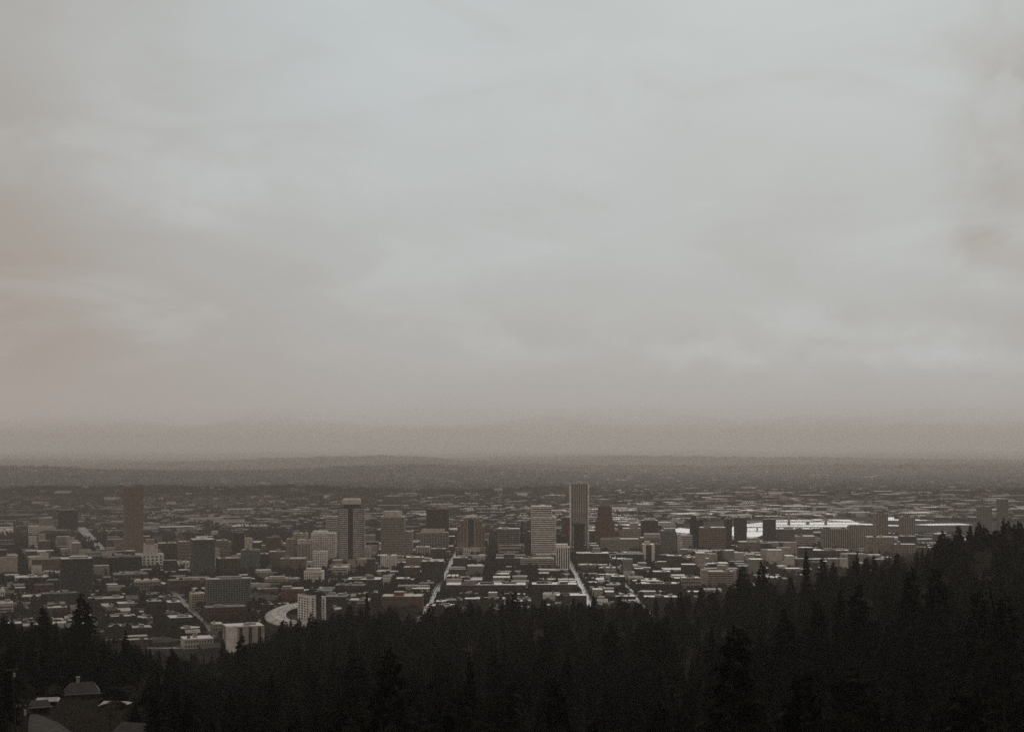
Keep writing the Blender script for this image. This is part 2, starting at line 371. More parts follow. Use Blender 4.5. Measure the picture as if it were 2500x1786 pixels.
def building(name, label, short, u0, u1, vt, vb, d=35, wall='grey', style='grid', fl=10, bays=8, roof='grey', glass='dark', rot=None, tiers=(), n=2, cat='building', seed=None, over=None, cap=1.5, group=None):
    """tiers: (u0, u1, vt, style, wall, floors, bays, depth share) stacked one on the other"""
    if rot is None: rot = TH if (u0+u1)/2 < 735 else 0.0
    w, x, y = solve(u0, u1, vb, d, rot); rnd = random.Random(seed or int(u0*7+vb))
    yn = gy(vb); h = wz(vt, yn)
    root = empty(name, (x, y, 0), rot); tag(root, label, cat, group)
    use, sp, pw = STY[style]
    if over: sp, pw = over
    if style == 'punched':
        mb = MB(); mb.box(-w/2, w/2, -d/2, d/2, -1, h-cap); mb.box(-w/2-0.25, w/2+0.25, -d/2-0.25, d/2+0.25, h-cap, h); mb.build('wall', W[wall], root)
        windows(root, w*0.94, h*0.05, h*0.93, bays, fl, d=d)
    else:
        core = MB(); core.box(-w/2+0.6, w/2-0.6, -d/2+0.6, d/2-0.6, -1, h-0.5); core.build('glazing', G[glass], root)
        mb = MB(); facade(mb, w, d, 0, h, fl, bays, sp, pw, cap=cap); mb.build('wall', W[wall], root)
    z = h; ww, dd = w, d
    for t in tiers:
        tu0, tu1, tvt, tst, twall, tfl, tb, td = t
        tw = (tu1-tu0)/F*y; tx = ((tu0+tu1)/2-(u0+u1)/2)/F*y; th = wz(tvt, yn); tdd = d*td
        _, s2, p2 = STY[tst]
        core = MB(); core.box(tx-tw/2+0.5, tx+tw/2-0.5, -tdd/2+0.5, tdd/2-0.5, z-0.3, th-0.5); core.build('upper_glazing', G[glass], root)
        mb = MB()
        if tst == 'punched': mb.box(tx-tw/2, tx+tw/2, -tdd/2, tdd/2, z-0.25, th)
        else: facade(mb, tw, tdd, z-0.25, th, tfl, tb, s2, p2, cx=tx)
        mb.build('upper_wall', W[twall], root)
        z = th
        rb = MB(); rb.box(tx-tw/2+0.4, tx+tw/2-0.4, -tdd/2+0.4, tdd/2-0.4, z-0.2, z+0.12); rb.build('upper_roof', RF[roof], root)
    rooftop(root, w, d, h, roof, 0 if tiers else n, rnd)
    FOOT.append((x, y, math.hypot(w, d)/2)); LAND.append(((u0+u1)/2, (vt+vb)/2, short, u0, u1, vt, vb))
    return root, w, d, h

B = building
# --- north quarter (left of the picture), laid out at an angle
B('office_tower','tallest tower on the left, pink and copper with a fine grid of windows','tall pink tower',301,350,1187,1366,42,'pink','grid',40,14,'dark','pink',over=(0.38,0.34),n=1,cat='office tower')
B('office_building','wide black slab building beside the pale bridge ramp on the left','black slab by the ramp',142,191,1246,1300,50,'black','thin',10,10,'dark','black',cat='office building')
B('warehouse','long white building with a regular grid of windows at the far left riverside','white gridded riverside block',69,130,1284,1304,40,'white','grid',4,16,'pale',tiers=((96,126,1265,'punched','grey',1,1,0.6),),cat='building')
B('warehouse','low building with a bright sloping roof at the left edge by the river','bright-roofed riverside shed',0,32,1293,1306,40,'white','punched',1,3,'white',cat='building')
B('apartment_tower','dark teal glass tower with a white roof terrace, at the lower left','dark teal glass tower',146,226,1364,1452,38,'teal','glass',18,16,'white','black',tiers=((170,214,1360,'punched','grey',1,1,0.4),),cat='apartment tower')
B('office_building','black windowless-looking block at the foot of the tall pink tower','black block below the pink tower',256,346,1361,1402,45,'black','thin',6,10,'dark','black',n=3,cat='office building')
r_,w_,d_,h_ = B('office_building','stepped white building with square windows and a pinkish rooftop block','stepped white building',330,400,1353,1395,36,'white','punched',5,6,'pale',tiers=((352,384,1330,'punched','pale',1,1,0.6),(356,376,1318,'punched','pink',1,1,0.4)),cat='office building')
B('brick_building','dark red-brown brick block behind the stepped white building','brown block behind stepped building',383,434,1326,1372,36,'brown','grid',7,8,'pale',cat='building')
B('brick_building','ornate tan brick block just left of the blue-grey glass tower','ornate tan block',433,464,1322,1378,36,'tan','grid',7,6,'pale',cat='building')
B('low_building','small white building with dark square openings beside the blue-grey glass tower','small white block',424,463,1371,1394,22,'white','punched',2,4,'white',cat='building')
B('apartment_tower','blue-grey glass tower with white blobs on its roof, left of centre','blue-grey glass tower',464,525,1317,1416,40,'slate','glass',22,14,'white','blue',tiers=((480,505,1311,'punched','white',1,1,0.4),),cat='apartment tower')
B('low_building','long flat grey hall with a dark front on the lower left','long grey hall',275,362,1402,1430,40,'grey','open',2,8,'grey',cat='building')
rt, w_, d_, h_ = B('arched_building','low pale building with a wavy roofline of arched gables','wavy-roofed building',326,393,1421,1450,26,'grey','grid',3,9,'grey',n=0,cat='building')
mm = MB()
for k in range(3):
    c0 = -w_/2 + (k+0.5)*w_/3; rr = w_/6.4
    arc = [(c0+rr*math.cos(math.pi*i/10), h_+0.1+rr*0.55*math.sin(math.pi*i/10)) for i in range(11)]
    for i in range(10):
        (xa,za),(xb,zb) = arc[i], arc[i+1]
        mm.quad((xa,-d_/2,za),(xb,-d_/2,zb),(xb,d_/2,zb),(xa,d_/2,za)); mm.quad((xa,-d_/2,h_),(xa,-d_/2,za),(xb,-d_/2,zb),(xb,-d_/2,h_)); mm.quad((xa,d_/2,h_),(xb,d_/2,h_),(xb,d_/2,zb),(xa,d_/2,za))
mm.build('vaulted_roof', W['pale'], rt)
B('low_building','low decked building with white frames and skylights at the far lower left','white-framed low block',36,119,1409,1427,40,'white','open',2,9,'white',n=4,cat='building')
B('brick_building','small dark red brick building with a pale roof box near the left edge','small red brick block',84,132,1428,1452,30,'brick','grid',2,6,'dark',cat='building')
B('brick_building','red brick building with white-framed windows left of the rounded apartment block','white-windowed brick block',408,491,1417,1443,32,'brick','punched',3,12,'grey',cat='building')
B('tower_house','white tower with a small dome at the left edge','domed white tower',0,12,1441,1474,10,'white','punched',3,2,'white',tiers=((2,10,1434,'punched','white',1,1,0.7),),n=0,cat='building')
B('office_building','striped pale office building cut by the left edge, behind firs','striped office at the left edge',-14,32,1473,1518,35,'pale','bands',6,4,'pale',cat='office building')
B('low_building','yellowish low building with a white roof near the left edge','yellowish low block',40,103,1456,1474,30,'cream','open',2,6,'white',cat='building')
B('apartment_building','yellow-tan stepped apartment building at the left of the rounded block','yellow-tan apartments',462,502,1449,1486,28,'cream','grid',6,6,'pale',cat='apartment building')
B('brick_building','long dark red building with a sloping pale roof, lower left','long dark red block',214,306,1462,1482,34,'brick','grid',2,10,'pale',cat='building')
B('low_building','low white-roofed building beside the long dark red block','white-roofed neighbour',284,338,1473,1494,28,'grey','grid',3,7,'white',cat='building')
B('brick_building','square red-brown corner building with a pale roof above the diagonal avenue','corner block by the avenue',404,443,1470,1502,30,'brown','grid',4,6,'white',cat='building')
B('apartment_building','dark apartment house with dormers above the diagonal avenue','dark apartment house',356,397,1468,1498,26,'dark','grid',4,6,'pale',cat='apartment building')
B('low_building','long low building with a brilliant white roof along the diagonal avenue','long white roof by the avenue',407,472,1508,1534,34,'dark','grid',3,9,'white',n=4,cat='building')
B('low_building','row of low buildings with broken white roofs in the lower left','broken white roofs',256,332,1505,1524,30,'dark','grid',2,9,'white',n=5,cat='building')
B('low_building','low block with a white stepped roof in the lower left','white stepped roof block',334,373,1508,1528,26,'grey','grid',2,5,'white',n=3,cat='building')
B('low_building','low building with a white hipped roof just above the left firs','white roof above the left firs',261,314,1529,1550,26,'dark','grid',2,6,'white',n=3,cat='building')
B('low_building','low brown building between the white roofs above the firs','brown block above the left firs',319,372,1532,1556,26,'brown','grid',2,6,'pale',n=2,cat='building')
B('low_building','long flat building with a white roof edge in front of the diagonal avenue','long building at the avenue foot',441,521,1560,1584,30,'pale','punched',2,10,'white',cat='building')
B('low_building','small beige building with a white triangular roof by the avenue','small beige avenue building',514,545,1523,1552,24,'beige','grid',3,5,'white',cat='building')
rt, w_, d_, h_ = B('hall','hall with a blank white end wall and a brown recessed front above the left firs','white-walled hall',543,645,1530,1592,34,'beige','fins',0,4,'white',over=(0,0.66),n=3,cat='building')
mm = MB(); mm.box(-w_/2-0.6,-w_/2+w_*0.27,-d_/2-0.9,-d_/2+3,-1,h_+1.2); mm.build('end_wall', W['white'], rt)
B('brick_building','red brick podium around the foot of the rounded apartment block','brick podium',496,602,1483,1518,28,'brick','grid',4,16,'grey',cat='building')

# rounded grey apartment block
def rounded_apartments():
    u0,u1,vt,vb = 500,617,1414,1492; d = 26; w,x,y = solve(u0,u1,vb,d,TH*0.9); h = wz(vt, gy(vb))
    root = empty('apartment_building', (x,y,0), TH*0.9); tag(root,'large grey apartment block with balconies and a rounded end, left of the stadium','apartment building')
    def outline(g):
        W2, D2 = w/2+g, d/2+g; pts = [(-W2,-D2),(W2-D2,-D2)]
        pts += [(W2-D2+D2*math.cos(a), D2*math.sin(a)) for a in [math.radians(-80+16*i) for i in range(11)]]
        return pts + [(W2-D2,D2),(-W2,D2)]
    c = MB(); c.prism(outline(-1.4), -1, h-1); c.build('glazing', G['blue'], root)
    b = MB()
    for k in range(14): b.prism(outline(0), k*h/14, k*h/14+h/14*0.34)
    b.prism(outline(0.3), h-1.2, h); b.build('balcony_slabs', W['slate'], root)
    p = MB()
    for i in range(15):
        xx = -w/2+0.6+i*(w-d/2)/14.5
        p.box(xx-0.55, xx+0.55, -d/2-0.35, -d/2+1.6, 0, h-1.25)
    for i in range(5): yy = -d/2+2+i*(d-4)/4; p.box(-w/2-0.3, -w/2+1.4, yy-0.5, yy+0.5, 0, h-1.25)
    p.build('pier', W['grey'], root)
    r = MB(); r.prism(outline(-0.5), h-0.1, h+0.15); r.build('roof', RF['pale'], root)
    q = MB(); q.box(-w*0.2, w*0.28, -4, 5, h+0.15, h+3); q.build('plant_room', M_plant, root)
    clearfoot(x,y,w,d); LAND.append((558,1450,'rounded apartment block',u0,u1,vt,vb))
rounded_apartments()

# white tower with a black central stair core
def white_tower():
    vb = 1545; yn = gy(vb); x = wx(758, yn); rot = math.radians(40); root = empty('apartment_tower', (x, yn+14, 0), rot)
    tag(root,'white apartment tower with a black centre strip, rising from the firs beside the stadium','apartment tower')
    h = wz(1452, yn); L_, D_ = 27.0, 30.0
    b = MB(); b.box(-L_/2, -2.6, -D_/2, D_/2, -1, h); b.box(5.5, L_/2, -D_/2+0.4, D_/2, -1, h-3); b.build('wall', W['white'], root)
    k = MB(); k.box(-2.58, 5.48, -D_/2-1.0, D_/2-1, -1, h+4.5); k.box(-1.5, 4.0, -3, 6, h+4.5, h+7); k.build('stair_core', W['black'], root)
    r = MB(); r.box(-L_/2+0.4, -2.7, -D_/2+0.4, D_/2-0.4, h-0.1, h+0.25); r.build('roof', RF['dark'], root)
    def win(wd, ht, n_, pos, rz):
        m = MB(); m.box(-wd/2, wd/2, -0.15, 0.4, -ht/2, ht/2); me = m.mesh('window', G['black'])
        for p in pos:
            o = bpy.data.objects.new('window', me); C.objects.link(o); o.parent = root; o.location = p; o.rotation_euler = (0,0,rz)
    fh = h/15
    win(2.6, fh*0.55, 0, [(-8, -D_/2, fh*(i+0.6)) for i in range(14)], 0)
    win(2.6, fh*0.55, 0, [(9.4, -D_/2+0.4, fh*(i+0.6)) for i in range(13)], 0)
    win(3.6, fh*0.5, 0, [(-L_/2, -D_/2+4.5+7*j, fh*(i+0.6)) for i in range(14) for j in range(4)], -math.pi/2)
    clearfoot(x, yn+14, 30, 30); LAND.append((756,1490,'black-striped white tower',722,790,1445,1545))
white_tower()

# stadium with a curved canopy
def stadium():
    vb = 1556; yn = gy(vb); x = wx(706, yn); root = empty('stadium', (x+2, yn+82, 0), 0.1)
    tag(root,'stadium with a pale curved canopy roof, left of the white tower','stadium')
    n = 40; a0, a1 = math.radians(82), math.radians(300)
    c = MB(); wl = MB(); st = MB()
    A, Bb = 48.0, 86.0
    P = lambda t, s, z: (A*s*math.cos(t), Bb*s*math.sin(t), z+(5*math.sin(t)+3 if z > 16 else 0))
    for i in range(n):
        t, q = a0+(a1-a0)*i/n, a0+(a1-a0)*(i+1)/n
        for (s0,s1,z0,z1) in ((0.40,0.58,19.0,21.5),(0.58,0.8,21.5,21.8),(0.8,1.0,21.8,17.5)):
            c.quad(P(t,s0,z0),P(q,s0,z0),P(q,s1,z1),P(t,s1,z1)); c.quad(P(t,s0,z0-0.8),P(t,s1,z1-0.8),P(q,s1,z1-0.8),P(q,s0,z0-0.8))
        c.quad(P(t,1.0,16.7),P(q,1.0,16.7),P(q,1.0,17.5),P(t,1.0,17.5)); c.quad(P(t,0.4,18.2),P(t,0.4,19),P(q,0.4,19),P(q,0.4,18.2))
        wl.quad(P(t,0.96,-1),P(q,0.96,-1),P(q,0.96,16.4),P(t,0.96,16.4))
        for k in range(10):
            s = 0.92-0.04*k; st.quad(P(t,s,13-1.2*k),P(q,s,13-1.2*k),P(q,s-0.04,13-1.2*k),P(t,s-0.04,13-1.2*k)); st.quad(P(t,s-0.04,13-1.2*k),P(q,s-0.04,13-1.2*k),P(q,s-0.04,11.8-1.2*k),P(t,s-0.04,11.8-1.2*k))
    c.build('canopy', RF['pale'], root); wl.build('wall', W['dark'], root); st.build('stand', W['grey'], root)
    f = MB()
    for i in range(0, n+1, 2):
        t = a0+(a1-a0)*i/n; f.tube(P(t,0.42,19.9),P(t,0.6,22.2),0.35,0.35); f.tube(P(t,0.6,22.2),P(t,0.99,18.2),0.35,0.3)
    f.build('roof_rib', W['pale'], root)
    g = MB(); g.prism([(A*0.48*math.cos(i*0.314), Bb*0.5*math.sin(i*0.314)) for i in range(20)], 0.05, 0.4); g.build('pitch', mat('turf',(0.02,0.045,0.015)), root)
    clearfoot(x, yn+75, 90, 110); clearfoot(x-5, yn+20, 70, 60); clearfoot(x, yn+130, 70, 60); LAND.append((665,1500,'curved stadium roof',620,722,1478,1522))
stadium()

# --- downtown
B('apartment_building','tan building with a pale parapet behind the blue-grey glass tower','tan block right of blue-grey tower',526,558,1319,1372,34,'tan','grid',8,6,'pale',cat='building')
B('office_tower','dark slab tower with a white right-hand edge strip, left of centre','dark slab with white strip',570,597,1300,1368,30,'dark','fins',0,5,'dark','warm',tiers=(),n=1,cat='office tower')
B('stair_tower','narrow white windowless slab stuck to the dark slab tower','narrow white slab',590,598,1304,1362,24,'white','punched',1,1,'pale',n=0,cat='building')
B('brick_building','brown brick block with a pale right edge, left of the white hotel','brown block with pale edge',649,686,1312,1356,34,'brown','grid',9,8,'dark','warm',over=(0.6,0.6),cat='building')
B('hotel','pale stepped hotel wing with a crenellated top','crenellated pale hotel wing',715,753,1301,1372,30,'cream','grid',12,9,'pale',cat='hotel',rot=0)
B('hotel','lower beige wing at the left of the pale hotel group','beige hotel wing',699,722,1315,1374,30,'beige','grid',10,6,'pale',cat='hotel',rot=0)
B('office_building','grey-green topped building with dark vertical stripes in the white hotel group','striped green-topped building',726,762,1317,1380,28,'pale','fins',0,9,'pale','blue',cat='office building',cap=9,rot=0)
B('hotel','broad white hotel with many small windows and arched top windows','broad white hotel',759,822,1301,1376,32,'white','grid',14,14,'white',tiers=((765,800,1296,'punched','white',1,1,0.6),),over=(0.5,0.5),cat='hotel')
B('office_building','white building with a dark recess in front of the broad white hotel','white building with dark recess',764,800,1345,1399,22,'white','grid',9,6,'pale',over=(0.5,0.5),cat='office building')
B('office_building','small white-framed building with one large dark opening below the white hotel','small building with dark opening',748,765,1371,1400,20,'cream','punched',1,1,'white',n=0,cat='building')
B('office_tower','pale banded office tower partly hidden behind the capped twin-shaft tower','pale banded tower behind',797,828,1260,1366,30,'pale','bands',20,4,'pale',cat='office tower')
B('brick_building','tan arcaded building with tall pilasters, left of centre','tan arcaded building',683,750,1363,1398,36,'tan','grid',5,14,'pale',over=(0.3,0.5),rot=0,cat='building')
B('hotel','tan hotel with a pale cornice behind the church spire','tan hotel behind the spire',655,698,1346,1393,30,'tan','grid',10,9,'pale',rot=0,cat='hotel')
B('office_tower','plain grey office tower left of the church spire','plain grey tower',588,636,1342,1398,34,'slate','grid',14,12,'grey','blue',rot=0.1,cat='office tower')
B('office_building','dark narrow building between the grey tower and the tan hotel','dark narrow building',636,656,1353,1396,26,'dark','grid',8,4,'dark',cat='office building')
B('brick_building','broad brown brick building in front of the dark slab tower','broad brown building',527,587,1363,1412,36,'brown','grid',9,10,'pale','warm',cat='building')
B('office_building','white modernist building with small square windows, in front of the hotel group','white modernist building',742,792,1394,1434,26,'white','punched',5,9,'white',tiers=((748,784,1388,'punched','pale',1,1,0.6),),rot=0,cat='office building')
B('garage','striped parking garage with pale decks right of the white modernist building','striped parking garage',811,853,1384,1415,34,'pale','bands',5,1,'white',cat='parking garage')
B('office_building','dark broad building with a cluttered white roof left of the first long street','dark building with cluttered roof',846,934,1414,1446,45,'dark','grid',4,14,'white',n=6,cat='building')

def capped_tower():
    vb = 1384; yn = gy(vb); d = 36; w,x,y = solve(824,892,vb,d,0); root = empty('office_tower',(x,y,0)); h = wz(1239,yn); h2 = wz(1217,yn)
    tag(root,'tall twin-shaft office tower with a pale domed cap, left of centre','office tower')
    c = MB(); c.box(-w/2+.7,w/2-.7,-d/2+.7,d/2-.7,-1,h-1); c.build('glazing', G['dark'], root)
    b = MB(); fl = 30
    for k in range(fl):
        z = k*h/fl
        for (a, e) in ((-w*0.43,-w*0.12),(w*0.12,w*0.43)): b.box(a, e, -d/2, d/2, z, z+h/fl*0.5)
        b.box(-w/2,-w*0.44,-d/2+3,d/2-3,z,z+h/fl*0.3); b.box(w*0.44,w/2,-d/2+3,d/2-3,z,z+h/fl*0.3)
    b.build('spandrel', W['pale'], root)
    p = MB()
    for a in (-0.125,-0.105,0.105,0.125): p.box(w*a-0.3,w*a+0.3,-d/2-0.6,d/2+0.6,0,h-3)
    for a in (-0.445,0.445): p.box(w*a-0.5,w*a+0.5,-d/2-0.4,d/2+0.4,0,h)
    for a in (-0.34,-0.27,-0.2,0.2,0.27,0.34): p.box(w*a-0.2,w*a+0.2,-d/2-0.2,d/2+0.2,0,h)
    p.build('pier', W['pale'], root)
    q = MB(); q.box(-w/2,-w*0.13,-d/2+0.2,d/2-0.2,h,h+1.4); q.box(w*0.13,w/2,-d/2+0.2,d/2-0.2,h,h+1.4); q.box(-w*0.29,w*0.36,-d/2+4,d/2-4,h,h+7)
    q.build('neck', W['dark'], root)
    k = MB(); W2 = w*0.335
    prof = [(0,0),(1.0,1.0),(1.0,0.0)]
    outl = lambda g: [(-W2+g,-d/2+4+g),(W2-g,-d/2+4+g),(W2-g,d/2-4-g),(-W2+g,d/2-4-g)]
    zz = [(h+7,0),(h2-3,0.0),(h2-1.2,1.2),(h2,3.2)]
    for (za,ga),(zb,gb) in zip(zz[:-1], zz[1:]): k.prism(outl(ga), za, zb, top=outl(gb))
    k.build('cap', W['pale'], root)
    r = MB(); r.box(-w/2,w/2,-d/2-5,d/2,-1,14); r.build('podium', W['brown'], root)
    clearfoot(x,y,w,d); LAND.append((857,1300,'domed-cap tower',824,892,1217,1384))
capped_tower()

B('office_tower','banded beige office tower with a flat pale crown, right of the capped tower','banded beige tower',930,990,1261,1368,38,'beige','bands',26,3,'pale',tiers=((936,980,1248,'punched','pale',1,1,0.6),),over=(0.5,0.05),cat='office tower')
B('office_building','stepped pale wing beside the banded beige tower','stepped wing of the beige tower',990,1009,1296,1366,28,'pale','bands',16,2,'pale',cat='office building')
B('office_tower','broad dark tower with a fine brown grid, behind the gridded hotel','broad dark grid tower',1041,1096,1242,1345,34,'brown','thin',26,16,'dark','warm',cat='office tower')
B('hotel','hotel slab with a white grid front and a blank white sign box on top','white grid hotel slab',1027,1095,1299,1352,26,'pale','grid',14,10,'pale',tiers=((1031,1086,1291,'punched','pale',1,1,0.5),),over=(0.22,0.14),cat='hotel')
B('office_building','slim white ribbed building at the foot of the white grid hotel','slim white ribbed building',1015,1050,1334,1366,24,'white','fins',0,8,'white',cat='office building')
B('office_building','dark red-brown low block right of the slim white ribbed building','dark red-brown low block',1051,1090,1339,1370,26,'brown','grid',5,8,'pale',cat='building')
B('office_building','white gridded office block standing in front of the banded beige tower','white gridded block',929,969,1355,1397,26,'white','grid',9,8,'white',over=(0.5,0.5),cat='office building')
B('brick_building','brown hotel with rows of small windows and a pale roof','brown hotel with pale roof',991,1036,1360,1400,30,'tan','grid',7,11,'white',over=(0.55,0.55),cat='hotel')
B('brick_building','plain square brown brick building in front of the brown hotel','plain square brick building',985,1026,1384,1418,28,'brown','grid',6,7,'pale',over=(0.75,0.7),cat='building')
B('brick_building','dark building with bare trees before it, left of the first long street','dark block left of long street',1029,1084,1370,1420,32,'dark','grid',7,8,'pale','warm',cat='building')
B('brick_building','red-brown corner building at the right side of the first long street','corner building at the long street',1106,1142,1361,1388,30,'brown','grid',5,7,'pale',cat='building')

def domed_tower():
    vb = 1356; yn = gy(vb); d = 40; u0,u1 = 1117,1184; w,x,y = solve(u0,u1,vb,d,0); root = empty('office_tower',(x,y,0))
    tag(root,'tan stepped tower with a shallow domed top and a dark central glass strip','office tower')
    s = yn/F; zs = [wz(1284,yn), wz(1271,yn), wz(1264,yn), wz(1257,yn)]
    parts = [(w/2, d/2, 0, zs[0], 14), (w*0.40, d*0.42, zs[0], zs[1], 3), (w*0.29, d*0.36, zs[1], zs[2], 2)]
    c = MB(); b = MB()
    for (a, e, z0, z1, fl) in parts:
        c.box(-a+.6,a-.6,-e+.6,e-.6,z0-1,z1-0.6); facade(b, 2*a, 2*e, z0, z1, fl, 9 if z0 == 0 else 5, 0.45, 0.4, cap=1.2)
    b.box(-w/2-0.3,-w*0.11,-d/2-0.5,-d/2+0.4,0,zs[0]*0.45); 
    c.build('glazing', G['warm'], root); b.build('wall', W['tan'], root)
    g = MB(); g.box(-w*0.115,w*0.115,-d/2-0.9,-d*0.36+1,0,zs[2]-4); g.build('glass_strip', G['warm'], root)
    p = MB()
    for a in (-0.125,0.125): p.box(w*a-0.45,w*a+0.45,-d/2-1.2,-d*0.36+1,0,zs[2]-3)
    p.build('pier', W['pale'], root)
    k = MB(); rr = w*0.235; ns = 20
    for j in range(6):
        t0, t1 = j/6*math.pi/2, (j+1)/6*math.pi/2; hh = zs[3]-zs[2]
        k.prism([(rr*math.cos(t0)*math.cos(i*2*math.pi/ns), rr*math.cos(t0)*math.sin(i*2*math.pi/ns)) for i in range(ns)], zs[2]+hh*math.sin(t0), zs[2]+hh*math.sin(t1),
                top=[(max(.05,rr*math.cos(t1))*math.cos(i*2*math.pi/ns), max(.05,rr*math.cos(t1))*math.sin(i*2*math.pi/ns)) for i in range(ns)])
    k.build('dome', W['pale'], root)
    clearfoot(x,y,w,d); LAND.append((1150,1300,'domed tan tower',u0,u1,1257,vb))
domed_tower()
B('office_building','low white building with square windows at the foot of the domed tan tower','white base building',1130,1171,1338,1358,16,'white','grid',3,9,'white',over=(0.4,0.5),cat='office building')
B('low_building','long beige annex behind the white building at the foot of the domed tower','beige annex',1112,1186,1336,1357,14,'beige','grid',3,12,'pale',cat='building')
B('office_building','dark building with bold pale horizontal lines and a pale base, centre','dark lined building',1216,1269,1290,1352,34,'pale','thin',12,3,'pale','dark',over=(0.20,0.035),cat='office building')
B('low_building','pale flat annex with a rooftop block at the foot of the dark lined building','pale flat annex',1218,1272,1330,1358,16,'pale','bands',3,1,'pale',cat='building')
B('office_building','narrow white building with a pointed emblem-like panel, centre','narrow white panel building',1270,1280,1327,1346,12,'white','punched',1,1,'white',n=0,cat='building')
B('office_tower','pale striped office tower with a round white disc near its top corner','pale striped tower',1297,1358,1262,1366,36,'white','bands',20,1,'pale',tiers=((1297,1347,1235,'bands','white',5,1,1.0),),over=(0.55,0.0),cat='office tower')
disc = MB(); disc.prism([(3.4*math.cos(i*math.pi/8), 3.4*math.sin(i*math.pi/8)) for i in range(16)], 0, 0.8)
for o in bpy.data.objects:
    if o.get('label','').startswith('pale striped office tower'):
        dd = disc.build('disc_sign', W['white'], o); yy = gy(1366); dd.location = (wx(1350,yy)-o.location.x, -18.6, wz(1258,yy)); dd.rotation_euler = (math.pi/2,0,0)
B('office_building','dark sloping glass building in front of the pale striped tower','dark glass building',1309,1384,1308,1360,30,'dark','glass',12,14,'dark','blue',tiers=((1322,1370,1303,'glass','dark',1,8,0.6),),cat='office building')
B('apartment_tower','slender white slab with bold vertical stripes, just left of the tall white-edged tower','white striped slab',1357,1391,1335,1398,22,'white','fins',0,6,'white',tiers=((1357,1386,1328,'punched','white',1,1,0.8),),over=(0,0.5),cat='apartment tower')
B('office_building','pale banded office building with a blank pale stair column, centre','banded office with blank column',1271,1353,1362,1393,28,'pale','bands',6,2,'pale',cat='office building')
rt, w_, d_, h_ = building('museum','low brown building with a stepped pale parapet among bare trees, centre','low stepped museum',1210,1278,1362,1386,40,'brown','grid',2,8,'grey',tiers=((1230,1256,1353,'punched','brown',1,1,0.5),),cat='museum')
B('office_building','plain red-brown block behind, left of the tall white-edged tower','plain red-brown block',1371,1391,1263,1352,24,'brick','grid',14,4,'dark',over=(0.8,0.8),cat='office building')

def finned_tower():
    vb = 1352; yn = gy(vb); u0,u1 = 1390,1438; d = 32; w,x,y = solve(u0,u1,vb,d,0); root = empty('office_tower',(x,y,0)); h = wz(1178,yn)
    tag(root,'tallest tower, a dark slab with white fins and white edges, right of centre','office tower')
    c = MB(); c.box(-w/2+1.6,w/2-1.6,-d/2+1,d/2-1,-1,h-3); c.build('glazing', G['blue'], root)
    e = MB()
    for s in (-1,1): e.box(min(s*w/2,s*(w/2-3.4)),max(s*w/2,s*(w/2-3.4)),-d/2-0.4,d/2+0.4,-1,h-3)
    e.build('edge_pier', W['white'], root)
    t = MB(); t.box(-w/2-0.2,w/2+0.2,-d/2-0.5,d/2+0.5,h-3,h); t.build('top_band', W['pale'], root)
    me = MB(); me.box(-0.85,0.85,-d/2-0.6,-d/2+1.2,0,h-3.05); me = me.mesh('fin', W['pale'])
    for i in range(1,9):
        o = bpy.data.objects.new('fin', me); C.objects.link(o); o.parent = root; o.location = (-w/2+3.4+(w-6.8)*i/9,0,0)
    r = MB(); r.box(-w/2+.4,w/2-.4,-d/2+.4,d/2-.4,h-.1,h+.2); r.build('roof', RF['dark'], root)
    clearfoot(x,y,w,d); LAND.append((1414,1262,'tall white-finned tower',u0,u1,1178,vb))
finned_tower()
B('office_tower','dark tower with an overhanging top, right in front of the tallest white-finned tower','dark overhanging tower',1402,1426,1282,1364,24,'black','fins',0,6,'dark','warm',tiers=((1399,1429,1277,'punched','dark',1,1,1.25),(1407,1417,1273,'punched','grey',1,1,0.5)),cat='office tower')
def stepped_brown_tower():
    vb = 1344; yn = gy(vb); u0,u1 = 1453,1500; d = 34; w,x,y = solve(u0,u1,vb,d,0); root = empty('office_tower',(x,y,0))
    tag(root,'rust-brown brick tower with stepped shoulders, right of the tallest tower','office tower')
    z1,z2,z3 = wz(1272,yn), wz(1236,yn), wz(1223,yn)
    c = MB(); b = MB(); s = MB()
    for (a,e,za,zb,fl) in ((w/2,d/2,0,z1,18),(w*0.41,d*0.42,z1,z1+9,2),(w*0.365,d*0.38,z1+9,z2,8)):
        c.box(-a+.5,a-.5,-e+.5,e-.5,za-1,zb-.6); facade(b,2*a,2*e,za,zb,fl,9,0.5,0.45,cap=1.2)
    c.build('glazing', G['warm'], root); b.build('wall', W['rust'], root)
    s.prism([(-w*.3,-d*.3),(w*.3,-d*.3),(w*.3,d*.3),(-w*.3,d*.3)], z2, z3-4, top=[(-w*.22,-d*.2),(w*.22,-d*.2),(w*.22,d*.2),(-w*.22,d*.2)])
    s.box(-w*.18,w*.18,-d*.16,d*.16,z3-4,z3); s.build('crown', W['slate'], root)
    clearfoot(x,y,w,d); LAND.append((1477,1284,'rust-brown stepped tower',u0,u1,1223,vb))
stepped_brown_tower()
B('office_tower','dark gridded tower with two pale vertical lines, right of the rust-brown tower','dark tower with two pale lines',1564,1607,1270,1338,30,'brown','thin',18,3,'pale','warm',over=(0.35,0.05),tiers=((1572,1600,1266,'punched','pale',1,1,0.5),),cat='office tower')
B('office_building','pale banded building left of the dark tower with two pale lines','pale banded neighbour',1519,1564,1289,1338,30,'pale','bands',12,10,'pale',over=(0.45,0.15),tiers=((1538,1558,1277,'punched','beige',1,1,0.5),),cat='office building')
B('office_building','long low beige building with rows of small windows right of centre','long low beige building',1466,1560,1315,1352,30,'beige','grid',7,26,'pale',over=(0.5,0.4),cat='office building')
